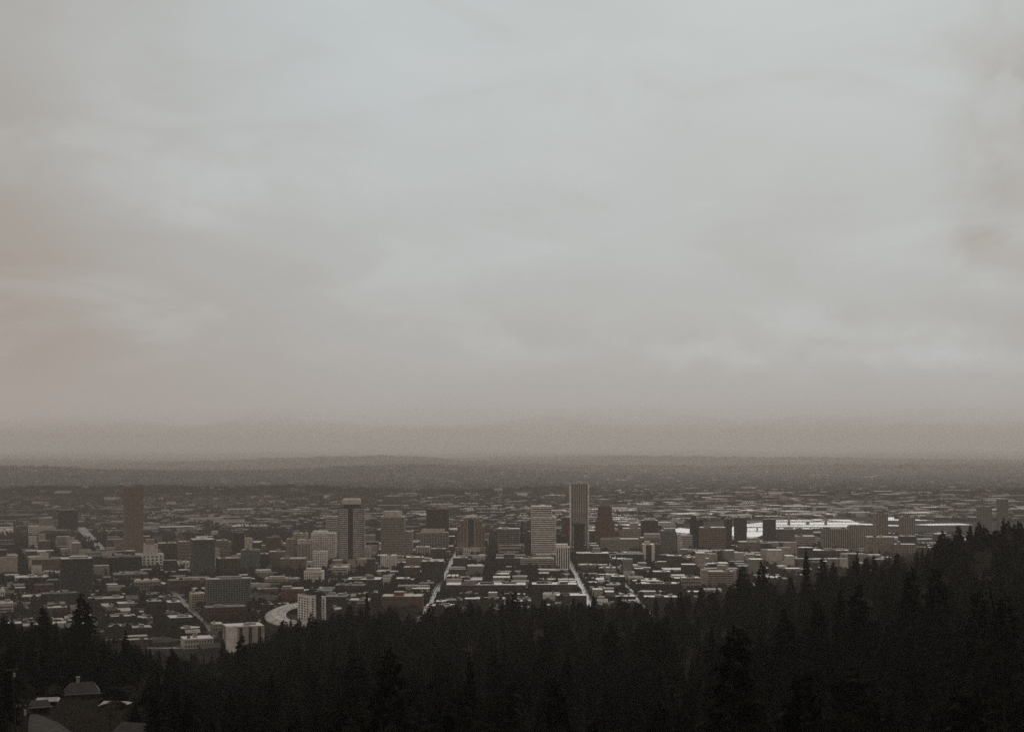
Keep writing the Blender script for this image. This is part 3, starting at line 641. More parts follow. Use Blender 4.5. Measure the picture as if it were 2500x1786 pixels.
B('office_building','stepped pale building with a blank top box behind the brick tower','stepped pale building',1561,1612,1312,1352,30,'beige','bands',6,2,'pale',tiers=((1572,1611,1303,'punched','beige',1,1,0.6),),cat='office building')
B('apartment_tower','brick tower with two white vertical edge strips, right of centre','brick tower with white edges',1567,1598,1328,1380,26,'white','fins',0,1,'white','warm',over=(0,0.5),tiers=((1573,1586,1322,'punched','pale',1,1,0.4),),cat='apartment tower')
B('brick_building','red brick slab stuck to the right of the tower with white edges','red brick slab',1598,1613,1329,1376,24,'brick','grid',10,3,'dark',over=(.8,.8),cat='building')
B('office_tower','grey-blue office tower with a gridded front, right of the brick tower','grey-blue gridded tower',1613,1650,1295,1362,32,'slate','grid',18,10,'pale','blue',over=(0.35,0.4),tiers=((1620,1648,1290,'punched','slate',1,1,0.6),),cat='office tower')
B('stair_tower','pale plain shaft at the right side of the grey-blue gridded tower','pale plain shaft',1650,1660,1303,1362,24,'pale','bands',12,1,'pale',n=0,over=(.7,0),cat='building')
B('office_building','white banded office building right of the grey-blue gridded tower','white banded office',1660,1690,1305,1345,28,'white','bands',9,1,'pale',cat='office building')
B('apartment_tower','near-black stepped tower rising behind the white banded office','near-black stepped tower',1684,1702,1268,1344,26,'black','grid',16,4,'dark','black',tiers=((1687,1698,1258,'punched','black',1,1,0.8),),cat='apartment tower')
B('office_building','dark flat shoulder block beside the near-black stepped tower','dark shoulder block',1700,1717,1268,1342,24,'black','grid',12,4,'dark','black',cat='office building')
B('office_building','wide brown building with a white roof edge right of the near-black tower','wide brown building',1706,1772,1287,1350,30,'tan','grid',12,14,'white','warm',over=(.4,.35),cat='office building')
B('apartment_tower','hazy brown apartment tower left of the dark ribbed tower','hazy brown tower',1768,1787,1266,1335,24,'brown','grid',16,5,'grey',cat='apartment tower')
B('apartment_tower','dark ribbed apartment tower just left of the bright river','dark ribbed tower by the river',1792,1823,1263,1338,26,'dark','grid',18,4,'grey','warm',over=(.35,.25),cat='apartment tower')
B('apartment_tower','dark apartment tower standing in front of the bridge and river','dark tower before the bridge',1862,1894,1267,1330,24,'dark','grid',16,5,'grey','warm',over=(.35,.25),cat='apartment tower')
B('low_building','low grey blocks joined under the bright river, right of the dark tower','grey block under the river',1893,1985,1291,1328,20,'grey','grid',6,18,'pale',over=(.4,.3),cat='building')
B('brick_building','brown library-like building with tall pilasters and a white flat roof, right of centre','brown pilastered building',1406,1487,1350,1382,40,'brown','fins',0,12,'white','warm',cat='building')
B('low_building','pale low building with a balustraded roof between the two long streets','balustraded pale building',1460,1504,1385,1402,24,'pale','grid',2,14,'white',over=(.4,.5),cat='building')
B('low_building','dark block with a bright flat roof right beside the second long street','dark block with bright roof',1491,1526,1407,1427,30,'dark','grid',3,6,'white',cat='building')
B('low_building','small pale-roofed block right of the second long street','small pale-roofed block',1415,1446,1378,1402,24,'grey','grid',4,5,'white',cat='building')
B('brick_building','square brown brick block with a thin white roof line, right of the blue tower','square brown brick block',1625,1666,1356,1392,28,'brown','grid',6,7,'pale','warm',over=(.6,.6),cat='building')
B('low_building','low pale pavilion with a small turret right of the square brown block','pale pavilion',1675,1702,1360,1380,22,'pale','grid',3,6,'white',cat='building')
B('low_building','low dark brick block with a bright white roof below the square brown block','white-topped dark brick block',1592,1638,1395,1415,26,'brick','grid',3,8,'white',cat='building')
def hotel_slab():
    rt,w,d,h = building('hotel','beige hotel slab with pale horizontal balconies standing just above the firs','beige balcony hotel',1710,1797,1394,1442,20,'beige','bands',9,1,'pale','dark',over=(0.55,0.0),n=2,cat='hotel',cap=3)
    e = MB(); e.box(-w/2-0.6,-w/2+11,-d/2-1.2,d/2+1,-1,h+2.6); e.build('end_tower', W['beige'], rt)
    e = MB(); e.box(w/2-4.5,w/2+0.6,-d/2-1.2,d/2+1,-1,h+1.8); e.build('end_tower', W['beige'], rt)
hotel_slab()
B('apartment_building','broad tan brick building with gabled bays and a cluttered white roof, right','broad tan gabled building',1800,1862,1322,1352,32,'tan','grid',7,12,'white',over=(.5,.5),n=5,cat='apartment building')
B('office_building','grey banded office building with a peaked white roof, left of the ribbed slab','grey banded office',1939,1991,1308,1340,30,'pale','bands',6,3,'white',cat='office building')
B('apartment_building','wide slab with alternating dark and light vertical ribs, right','ribbed wide slab',2004,2072,1290,1348,24,'beige','fins',0,12,'grey','warm',over=(0,.5),cat='apartment building')
B('apartment_building','taller beige slab with a raised dark roof edge, right','taller beige slab',2068,2141,1284,1347,24,'beige','fins',0,14,'dark','warm',over=(0,.65),tiers=((2074,2143,1282,'punched','dark',1,1,0.8),),cat='apartment building')
B('apartment_building','long beige block with a bright white flat roof, below the taller beige slab','beige block with bright roof',2111,2183,1310,1360,24,'beige','fins',0,18,'white','warm',over=(0,.6),cat='apartment building')
B('apartment_tower','ribbed apartment tower with a small roof mast, left one of two alike','left ribbed twin tower',2131,2168,1252,1325,24,'beige','fins',0,8,'grey','warm',over=(0,.5),tiers=((2142,2158,1247,'punched','brown',1,1,.5),),cat='apartment tower')
B('apartment_tower','ribbed apartment tower before the far water, right one of two alike','right ribbed twin tower',2194,2234,1261,1328,24,'beige','fins',0,8,'grey','warm',over=(0,.5),tiers=((2206,2220,1257,'punched','brown',1,1,.5),),cat='apartment tower')
B('low_building','dark low block with a pale roof at the foot of the right ribbed tower','dark low block',2192,2238,1308,1338,24,'dark','grid',4,8,'pale',cat='building')
B('apartment_building','tan castle-like building with turrets above the right treeline','castle-like tan building',2177,2237,1328,1362,26,'tan','grid',5,9,'pale',over=(.6,.5),tiers=((2190,2197,1322,'punched','tan',1,1,.5),),n=5,cat='apartment building')
B('apartment_tower','faint hazy tower over the right wooded slope, left of the farthest pair','faint tower over the slope',2384,2422,1236,1300,26,'grey','grid',16,5,'grey',cat='apartment tower')
B('apartment_tower','faint taller tower over the right wooded slope with a flat pale top','faint taller tower',2433,2462,1217,1300,26,'grey','grid',20,5,'white',cat='apartment tower')
B('low_building','low long building with a bright white roof edge above the right treeline','long bright-edged building',1975,2074,1343,1366,36,'brown','grid',3,16,'white',n=5,cat='building')
B('school','very long low brick school with a bright white roof, between the long streets','very long brick school',1089,1284,1427,1452,42,'brick','grid',2,34,'white',n=5,cat='school')
B('low_building','low building with a broken white roof right of the long school','broken-roofed building',1298,1408,1426,1452,38,'brown','grid',3,16,'white',n=8,cat='building')
B('low_building','low brown building at the corner of the second long street above the firs','low corner building above firs',1357,1432,1453,1480,26,'brown','grid',3,12,'white',n=4,cat='building')
B('brick_building','rust-orange brick apartment building with a stepped top, above the firs','rust-orange brick apartments',932,1034,1455,1496,34,'rust','grid',6,20,'pale','warm',over=(.5,.5),tiers=((962,986,1446,'punched','rust',1,1,.5),),cat='apartment building')
B('brick_building','orange-brown brick block left of the white tower with the black strip','orange-brown brick block',686,742,1437,1480,28,'rust','grid',6,11,'pale','warm',over=(.55,.55),tiers=((690,712,1432,'punched','tan',1,1,.5),),rot=0.1,cat='apartment building')
B('low_building','pale low building with a square white front, left of the white modernist building','pale building with square front',646,704,1412,1440,30,'beige','bands',4,3,'pale',tiers=((656,696,1408,'punched','beige',1,1,.5),),rot=0.1,cat='building')
B('hall','dark grey flat hall right behind the white tower','dark grey hall',790,856,1456,1492,44,'dark','open',2,6,'grey',n=3,rot=-0.05,cat='building')
B('low_building','low shed with a brilliant white roof right of the white tower','brilliant white shed roof',786,836,1486,1500,30,'white','punched',1,6,'white',n=1,rot=0,cat='building')
B('low_building','long arcaded building with small round windows behind the dark grey hall','arcaded building',818,895,1428,1452,34,'brown','grid',3,14,'grey',n=3,rot=0,cat='building')
B('low_building','cream low building right of the dark grey hall','cream low building',850,905,1464,1488,26,'cream','open',3,6,'white',n=3,rot=0,cat='building')
B('low_building','dark block with a bright square roof left of the first long street','block with bright square roof',966,1002,1412,1436,30,'dark','grid',4,5,'white',n=1,cat='building')
B('low_building','white flat building with a stepped tower, below the long school','white building with stepped tower',1160,1232,1461,1480,26,'white','open',2,8,'white',tiers=((1192,1214,1447,'punched','beige',1,1,.6),),n=2,cat='building')
B('low_building','white angular-roofed building in the firs below the first long street','white angular-roofed building',1040,1110,1478,1496,26,'white','punched',1,6,'white',n=3,cat='building')
B('low_building','beige long building with white roof left of the balcony hotel','beige building by the hotel',1563,1655,1424,1446,30,'brown','grid',2,14,'white',n=5,cat='building')
B('low_building','pale gabled low block adjoining the balcony hotel on its left','gabled block by the hotel',1660,1710,1410,1446,28,'beige','grid',4,8,'pale',n=3,cat='building')
B('low_building','low brown building with a white roof beside the third street','low brown street building',1500,1552,1455,1474,24,'brown','grid',2,8,'white',n=2,cat='building')

# church with a dark spire
def church():
    vb = 1404; yn = gy(vb); x = wx(664, yn); root = empty('church',(x,yn+12,0),TH)
    tag(root,'dark church with a tall sharp spire, in front of the tan hotel','church')
    m = MB(); m.box(-9,9,-14,26,-1,11); m.box(-3.4,3.4,-17,-10.5,-1,21); m.build('wall', W['dark'], root)
    r = MB(); r.quad((-9.6,-14.4,10.8),(0,-14.4,19),(0,26.4,19),(-9.6,26.4,10.8)); r.quad((9.6,-14.4,10.8),(9.6,26.4,10.8),(0,26.4,19),(0,-14.4,19))
    r.tri((-9.4,-14.2,10.9),(9.4,-14.2,10.9),(0,-14.2,18.9)); r.tri((-9.4,26.2,10.9),(0,26.2,18.9),(9.4,26.2,10.9)); r.build('roof', RF['dark'], root)
    s = MB(); zt = wz(1352,yn); s.prism([(3.4*math.cos(i*math.pi/4+.39), -13.7+3.4*math.sin(i*math.pi/4+.39)) for i in range(8)], 21, zt, top=[(.1*math.cos(i*math.pi/4), -13.7+.1*math.sin(i*math.pi/4)) for i in range(8)])
    s.build('spire', RF['dark'], root)
    clearfoot(x,yn+12,20,40); LAND.append((664,1378,'dark church spire',655,672,1352,vb))
church()

# bridges over the river
def cable_bridge():
    y = gy(1279); z0 = 0.3; root = empty('cable_stayed_bridge', (wx(1960,y), y, 0)); tag(root,'pale cable-stayed bridge with triangular fans of cables over the bright river','bridge')
    xa, xb = wx(1800,y)-wx(1960,y), wx(2110,y)-wx(1960,y); zd = wz(1273,y)
    d = MB(); d.box(xa,xb,-6,6,zd-1.2,zd+1.4); d.build('deck', W['pale'], root)
    for u in (1926, 2016):
        x = wx(u,y)-wx(1960,y); t = MB(); zt = wz(1254,y) if u < 2000 else wz(1264,y)
        for s in (-7,7): t.box(x-2.0,x+2.0,s-2,s+2,-2,zt)
        t.box(x-3.5,x+3.5,-8,8,-2,4); t.build('pylon', W['beige'], root)
        for s in (-6.5,6.5):
            c = MB()
            for k in range(1,13):
                for q in (-1,1):
                    c.tube((x,s,zt-k*0.6),(x+q*k*(9.0 if u < 2000 else 5.0),s,zd+1),0.28,0.28,3)
            c.build('cable', W['pale'], root)
    t = MB(); x = wx(1972,y)-wx(1960,y); t.box(x-4,x+4,-7,7,-2,zd-1.2); t.build('pier', W['beige'], root)
    LAND.append((1950,1262,'cable-stayed bridge',1860,2080,1250,1280))
    y2 = gy(1295); root = empty('girder_bridge', (wx(1900,y2), y2, 0), -0.03); tag(root,'long low girder bridge carrying a flat road across the bright river','bridge')
    d = MB(); xa, xb = wx(1810,y2)-wx(1900,y2), wx(2120,y2)-wx(1900,y2); zd = wz(1286,y2)
    d.box(xa,xb,-8,8,zd-1.8,zd+0.6); d.build('deck', W['beige'], root)
    for k in range(12):
        x = xa+(xb-xa)*(k+.5)/12; p = MB(); p.box(x-1.2,x+1.2,-6,6,-2,zd-1.9); p.build('pier', W['grey'], root)
cable_bridge()
# steel bridge ramp on the far left (bright leaning roadway)
def left_bridge():
    a = (wx(250,gy(1350)), gy(1350)); b = (wx(196,gy(1296)), gy(1296)); root = empty('road_bridge',(a[0],a[1],0))
    tag(root,'pale road bridge running away to the river, left of the tall pink tower','bridge')
    d = Vector((b[0]-a[0], b[1]-a[1])); n = Vector((d.y,-d.x)).normalized()*13; m = MB()
    A0, A1, B0, B1 = -n, n, d-n, d+n
    def P(v, z): return (v.x, v.y, z)
    m.quad(P(A0,3),P(A1,3),P(B1,12),P(B0,12)); m.quad(P(A0,1.5),P(B0,10.5),P(B1,10.5),P(A1,1.5)); m.quad(P(A0,1.5),P(A1,1.5),P(A1,3),P(A0,3)); m.quad(P(A1,1.5),P(B1,10.5),P(B1,12),P(A1,3)); m.quad(P(A0,3),P(B0,12),P(B0,10.5),P(A0,1.5)); m.quad(P(B0,10.5),P(B0,12),P(B1,12),P(B1,10.5))
    m.build('deck', M_road, root)
    for s in (A0, A1):
        w = MB(); s2 = s*0.97
        for k in range(40):
            t = k/39; q = s2 + d*t; w.box(q.x-0.3,q.x+0.3,q.y-0.3,q.y+0.3,3+9*t,4.2+9*t)
        w.tube(P(s2,4.2),P(s2+d,13.2),0.25,0.25,4); w.build('railing', W['pale'], root)
    for k in range(1,9):
        t = k/9; q = d*t; p = MB(); p.box(q.x-6,q.x+6,q.y-1.5,q.y+1.5,-1,1.4+9*t); p.build('pier', W['grey'], root)
    LAND.append((222,1320,'pale road bridge',194,250,1280,1350))
left_bridge()

# --- low buildings filling the blocks, each an object of its own
R2 = random.Random(21)
FILL = []
def blocked(x, y, r):
    return any((x-a)**2+(y-b)**2 < (r*0.72+c*0.86)**2 for a, b, c in FOOT)
def candidates():
    out = []
    # aligned downtown grid
    xs = sorted(STREETS)
    def lots(x0, x1, y0, y1, rot, ox=0, oy=0):
        nx, ny = R2.choice([(1,2),(2,2),(2,2),(2,3),(3,2),(3,2),(2,3),(3,3)])
        for i in range(nx):
            for j in range(ny):
                w, d = (x1-x0)/nx, (y1-y0)/ny; cx, cy = x0+(i+.5)*w, y0+(j+.5)*d
                w *= R2.uniform(.78,.97); d *= R2.uniform(.7,.95)
                c, s = math.cos(rot), math.sin(rot); X_, Y2 = ox+c*cx-s*cy, oy+s*cx+c*cy
                out.append((X_, Y2, w, d, rot))
    y = 1813
    while y < 3500:
        for a, b in zip(xs[:-1], xs[1:]):
            xc = (a+b)/2
            if abs(xc/y) < 0.42 and xc/y > -0.14: lots(a+9, b-9, y+2, y+64, 0)
        y += 79
    for i in range(-20, 21):
        for j in range(-14, 16):
            cx, cy = i*80.0, j*80.0; c, s = math.cos(TH), math.sin(TH); X_, Y2 = -500+c*cx-s*cy, 2600+s*cx+c*cy
            if not (1780 < Y2 < 3480): continue
            if X_/Y2 > -0.155 or X_/Y2 < -0.42: continue
            lots(-31,31,-31,31,TH,X_,Y2)
    return out
AV = [((wx(528,gy(1556)),gy(1556)),(wx(415,gy(1440)),gy(1440))), ((wx(255,gy(1352)),gy(1352)),(wx(214,gy(1310)),gy(1310)))]
def near_av(x, y, r):
    for (ax,ay),(bx,by) in AV:
        t = max(0,min(1,((x-ax)*(bx-ax)+(y-ay)*(by-ay))/((bx-ax)**2+(by-ay)**2)))
        if math.hypot(x-ax-t*(bx-ax), y-ay-t*(by-ay)) < 9+r: return True
    return False
LOWV = lambda u: float(np.interp(u, [0,250,560,700,860,1250,1500,1750,1950,2080,2222,2500],[1520,1560,1590,1510,1480,1475,1470,1440,1392,1370,1335,1270]))
cands = []
for (x, y, w, d, rot) in candidates():
    u = pu(x, y); v = pv(0, y - d/2)
    if u < -40 or u > 2540: continue
    if v > LOWV(u) + 25: continue
    r = math.hypot(w, d)/2
    if ground_z(x, y) > 0.5: continue
    if blocked(x, y, r) or near_av(x, y, r*0.7): continue
    if R2.random() < 0.20: continue
    cands.append((y, x, y, w, d, rot, u, v))
cands.sort(key=lambda c: c[0])
N_IND = max(0, 300 - sum(1 for o in bpy.data.objects if o.parent is None and o.get('category') in ('building','office building','apartment building','office tower','apartment tower','hotel','school','museum')))
WALLS = ['brick','brown','tan','beige','grey','dark','brown','black','dark','brown','grey','dark','brick','brown','dark','white']
ROOFS = ['white','pale','pale','grey','grey','dark','dark','white','dark','grey']
RWORD = dict(white='white', pale='pale', grey='grey', dark='dark')
MISC = []   # the rest, for the one mass of far buildings
recs = []
for i, c in enumerate(cands):
    _, x, y, w, d, rot, u, v = c
    wall, roof = R2.choice(WALLS), R2.choice(ROOFS); h = R2.choice([5.5,7,7,8,9,10,12,14,16]) if y < 2700 else R2.choice([8,10,12,16,20,26,32,14,10,38])
    for l in LAND:
        if l[3]-6 < u < l[4]+6 and v > l[6]-4:
            hmax = y*(v-(l[6]-0.12*(l[6]-l[5])))/F
            if h > hmax: h = max(5.5, hmax)
    if i >= N_IND: MISC.append((x,y,w,d,h,rot)); continue
    if h > 22: w = min(w, 26); d = min(d, 24); wall = R2.choice(['beige','tan','grey','brown','cream','brick','slate','white'])
    nfl = max(1, round(h/3.6)); b = max(2, round(w/4.5))
    root = empty('low_building', (x, y, 0), rot)
    core = MB(); core.box(-w/2+.5,w/2-.5,-d/2+.5,d/2-.5,-1,h-.4); core.build('glazing', G['dark' if R2.random()<.6 else 'warm'], root)
    mb = MB(); st = R2.choice([(0.5,0.5),(0.55,0.6),(0.45,0.3),(0.6,0.15),(0.7,0.7)]); facade(mb, w, d, 0, h, nfl, b, st[0], st[1], cap=R2.uniform(.6,1.6)); mb.build('wall', W[wall], root)
    if R2.random() < 0.26:      # pitched roof
        rm = MB(); hh = R2.uniform(3,5); rm.quad((-w/2-.4,-d/2-.4,h),(w/2+.4,-d/2-.4,h),(w/2+.4,0,h+hh),(-w/2-.4,0,h+hh)); rm.quad((-w/2-.4,d/2+.4,h),(-w/2-.4,0,h+hh),(w/2+.4,0,h+hh),(w/2+.4,d/2+.4,h))
        rm.tri((-w/2-.4,-d/2-.4,h),(-w/2-.4,0,h+hh),(-w/2-.4,d/2+.4,h)); rm.tri((w/2+.4,-d/2-.4,h),(w/2+.4,d/2+.4,h),(w/2+.4,0,h+hh)); rm.build('roof', RF[roof], root); form = 'pitched'
    else: rooftop(root, w, d, h, roof, R2.choice([0,1,2,3]), R2); form = 'flat'
    recs.append(dict(o=root, u=u, v=(v+pv(h,y))/2, wall=wall, roof=roof, form=form, h=h))
# labels: look, then the nearest landmark and the side on which the building lies
def rel(r):
    best = min(LAND, key=lambda l: math.hypot(max(l[3]-r['u'],0,r['u']-l[4])*0.8, max(l[5]-r['v'],0,r['v']-l[6])*1.3) + 0.15*math.hypot(r['u']-l[0], r['v']-l[1]))
    du, dv = r['u']-best[0], r['v']-best[1]
    side = 'right of' if r['u'] > best[4]-3 else 'left of' if r['u'] < best[3]+3 else ('below' if dv > 0 else 'behind')
    return best[2], side, math.hypot(du, dv)
keys = {}
for r in recs:
    s, side, dist = rel(r); size = 'taller' if r['h'] > 11 else 'low'
    k = '%s %s building, %s %s roof, %s the %s' % (size, WORD[r['wall']], r['form'], RWORD[r['roof']], side, s)
    keys.setdefault(k, []).append((dist, r))
ORD = ['nearest ', 'second ', 'third ', 'fourth ', 'fifth ', 'sixth ', 'seventh ', 'eighth ','ninth ']
for k, l in keys.items():
    l.sort(key=lambda t: t[0])
    for j, (_, r) in enumerate(l):
        lab = k
        if len(l) > 1:
            a, b = k.rsplit(', ', 1); lab = a + ', ' + ORD[min(j,8)] + b
        if len(lab.split()) > 16: lab = lab.replace(' flat ', ' ').replace(' pitched ', ' ')
        tag(r['o'], lab, 'building', 'low buildings filling the city blocks')

# ------------------------------------------------------------------ the far city, one mass
R3 = random.Random(77)
def far_city():
    m = MB(); m2 = MB(); mats = [W['brown'], W['grey'], W['beige'], W['dark'], W['pale'], RF['white'], RF['pale'], RF['grey'], W['white']]
    def add(x, y, w, d, h, rot, roof, wall, z=0):
        nonlocal m
        if abs(y-7300) < 90: return
        keep = m; m = m2 if y > 7300 else m
        c, s = math.cos(rot), math.sin(rot); pts = [(x+c*a-s*b, y+s*a+c*b) for a, b in ((-w/2,-d/2),(w/2,-d/2),(w/2,d/2),(-w/2,d/2))]
        b = len(m.v); m.v += [(*p, z-1) for p in pts] + [(*p, z+h) for p in pts]
        m.f += [(b+4,b+5,b+6,b+7)] + [(b+i, b+(i+1)%4, b+4+(i+1)%4, b+4+i) for i in range(4)]
        m.m += [roof] + [wall]*4; m = keep
    for (x,y,w,d,h,rot) in MISC: add(x,y,w,d,h,rot,R3.choice([5,6,7,7]),R3.choice([0,1,2,3,4]))
    n = 0
    while n < 7500:
        y = 3560*math.exp(R3.random()**1.15*math.log(16000/3560)); rr = R3.uniform(-0.43,0.43); x = rr*y
        v = pv(0,y); u = pu(x,y)
        if v > 1262 and u > 1500: 
            lo = np.interp(u,[1500,1640,1760,1880,2080,2340,2500],[1298,1286,1270,1268,1264,1274,1274]); hi = np.interp(u,[1500,1640,1760,1850,1950,2200,2500],[1314,1302,1302,1312,1294,1293,1289])
            if lo-2 < v < hi+15: continue
        if v > 1305 and u < 1500: continue
        if ground_z(x,y) > 26 and R3.random() < .75: continue
        n += 1
        bright = np.interp(u, [0,900,1450,1700,2000,2500],[.10,.12,.28,.38,.16,.12]) * (1 if v > 1235 else .45)
        big = R3.random() < ((.20 if u > 1400 else .07) if v > 1215 else .02)
        w, d, h = (R3.uniform(40,120), R3.uniform(30,80), R3.uniform(7,14)) if big else (R3.uniform(12,34), R3.uniform(12,30), R3.uniform(5,12))
        if R3.random() < 0.005 and y < 5000: h = R3.uniform(22,46); w = R3.uniform(20,40)
        q = R3.random(); roof = 5 if q < bright*.55 else 6 if q < bright*1.3 else 7 if q < .7 else 3
        add(x, y, w, d, h, TH if R3.random()<.8 else 0, roof, R3.choice([0,0,1,2,3,3,4,8 if R3.random()<bright*2 else 0]), ground_z(x,y))
    o = m.build('far_city_buildings', mats); tag(o, 'mass of low buildings fading into haze beyond the river', 'far buildings', kind='stuff')
    tag(m2.build('distant_suburb_buildings', mats), 'faint specks of buildings under the low cloud on the plain', 'far buildings', kind='stuff')
far_city()

# ------------------------------------------------------------------ trees
def conifer_mesh(seed, hgt=34.0, rmax=5.2, whorls=56, low=0.08, sparse=0.0, power=0.72):
    r = random.Random(seed); m = MB(); lob = [r.uniform(0.8,1.2) for _ in range(7)]
    for k in range(whorls):
        t = k/(whorls-1)
        Rr = rmax*((1-t)**power)*r.uniform(0.8,1.12)*(0.9+0.13*math.sin(k*0.9+seed)) + 0.28
        nb = max(4, int(10*(1-t*0.5)))
        for j in range(nb):
            if r.random() < sparse: continue
            a = r.uniform(0, 2*math.pi); L_ = Rr*r.uniform(0.6,1.12)*lob[int(a*7/6.2832) % 7]; ca, sa = math.cos(a), math.sin(a)
            z = hgt*(low+(1-low)*t**0.95) + r.uniform(-.5,.5)
            droop = L_*r.uniform(0.10,0.45)*(1-t*0.9); lift = 0.16*L_
            def P(s, off=0.0, dz=0.0):
                return (ca*L_*s - sa*off, sa*L_*s + ca*off, z + lift*math.sin(s*2.2) - droop*s*s + dz)
            wd = 0.30*L_ + 0.25; sag = 0.35+0.14*L_
            m.tri(P(0.02), P(0.5,-wd,-sag), P(0.98)); m.tri(P(0.02), P(0.98), P(0.5,wd,-sag))
            m.tri(P(0.3), P(0.9), P(0.62,0,-sag*2.2))
            for s in (0.35, 0.6, 0.8, 0.95):
                for q in (-1, 1):
                    l2 = wd*r.uniform(0.9,1.7)*(1.05-s*0.5)
                    m.tri(P(s-0.13), P(s+0.10), P(s+r.uniform(-.05,.2), q*l2, -r.uniform(0.3,1.3)*(0.4+wd*0.35)))
    m.tube((0,0,hgt*0.97),(0,0,hgt*1.02),0.12,0.02,3)
    return m
def trunk_mesh(hgt, r0): 
    m = MB(); m.tube((0,0,-2),(0,0,hgt*0.5),r0,r0*0.6,7); m.tube((0,0,hgt*0.5),(0,0,hgt*0.98),r0*0.6,0.05,6); return m
def bare_mesh(seed, hgt=18.0, twigs=True):
    r = random.Random(seed); tr = MB(); cr = MB()
    tr.tube((0,0,-1),(0,0,hgt*0.3),0.4,0.3,6)
    def grow(p, d, L_, rad, lev):
        q = p + d*L_; (tr if lev < 2 else cr).tube(p, q, rad, rad*0.6, 4 if lev < 2 else 3)
        if lev == 4: return
        for _ in range(3 if lev else 6):
            nd = (d + Vector((r.uniform(-1,1), r.uniform(-1,1), r.uniform(-.35,.8)))*0.72).normalized()
            grow(p + d*L_*r.uniform(.55,1), nd, L_*r.uniform(.55,.82), rad*0.55, lev+1)
    grow(Vector((0,0,hgt*.28)), Vector((0,0,1)), hgt*.27, 0.3, 0)
    for _ in range(520):
        th, ph = r.uniform(0,6.28), math.acos(r.uniform(-.5,1)); q = r.uniform(.45,1)**.5
        c = Vector((math.cos(th)*math.sin(ph)*hgt*.34*q, math.sin(th)*math.sin(ph)*hgt*.34*q, hgt*.62+math.cos(ph)*hgt*.36*q))
        d = (c-Vector((0,0,hgt*.45))).normalized()+Vector((r.uniform(-.5,.5),r.uniform(-.5,.5),r.uniform(-.3,.5)))
        e = c + d*hgt*.085; s = Vector((r.uniform(-1,1),r.uniform(-1,1),r.uniform(-1,1)))*0.11
        cr.tri(tuple(c-s), tuple(c+s), tuple(e))
    return tr, cr
FIR = []
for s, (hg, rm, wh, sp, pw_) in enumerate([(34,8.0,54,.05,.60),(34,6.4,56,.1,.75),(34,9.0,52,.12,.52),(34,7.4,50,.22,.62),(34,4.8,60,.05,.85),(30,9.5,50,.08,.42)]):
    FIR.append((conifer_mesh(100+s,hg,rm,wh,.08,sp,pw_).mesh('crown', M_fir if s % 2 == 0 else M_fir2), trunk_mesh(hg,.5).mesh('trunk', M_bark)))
BARE = []
for s in range(3):
    t_, c_ = bare_mesh(300+s); BARE.append((c_.mesh('crown', M_twig), t_.mesh('trunk', M_bark)))
CBARE = [(me.copy(), tk) for me, tk in BARE[:2]]
for me, _ in CBARE: me.materials[0] = M_ctwig
def thick(seed, hgt=18.0):
    r = random.Random(seed); t_, c = bare_mesh(seed)
    for _ in range(1300):
        th, ph = r.uniform(0,6.28), math.acos(r.uniform(-.6,1)); q = r.uniform(.3,1)**.5
        p = Vector((math.cos(th)*math.sin(ph)*hgt*.34*q, math.sin(th)*math.sin(ph)*hgt*.34*q, hgt*.58+math.cos(ph)*hgt*.38*q))
        d = (p-Vector((0,0,hgt*.4))).normalized()+Vector((r.uniform(-.6,.6),r.uniform(-.6,.6),r.uniform(-.4,.5))); s_ = Vector((r.uniform(-1,1),r.uniform(-1,1),r.uniform(-1,1)))*0.28
        c.tri(tuple(p-s_), tuple(p+s_), tuple(p+d*hgt*.09))
    return c.mesh('crown', M_ctwig), t_.mesh('trunk', M_bark)
CBARE = [thick(410), thick(411)]
def place_tree(kind, var, x, y, z, s, rz, label, group, cat):
    src = (FIR if kind == 'fir' else BARE if kind == 'bare' else CBARE)[var]
    root = empty('conifer' if kind == 'fir' else 'bare_tree', (x,y,z), rz); root.scale = (s[0],s[0],s[1]); tag(root, label, cat, group)
    for nm, me in (('crown', src[0]), ('trunk', src[1])):
        o = bpy.data.objects.new(nm, me); C.objects.link(o); o.parent = root
    return root
R4 = random.Random(9)
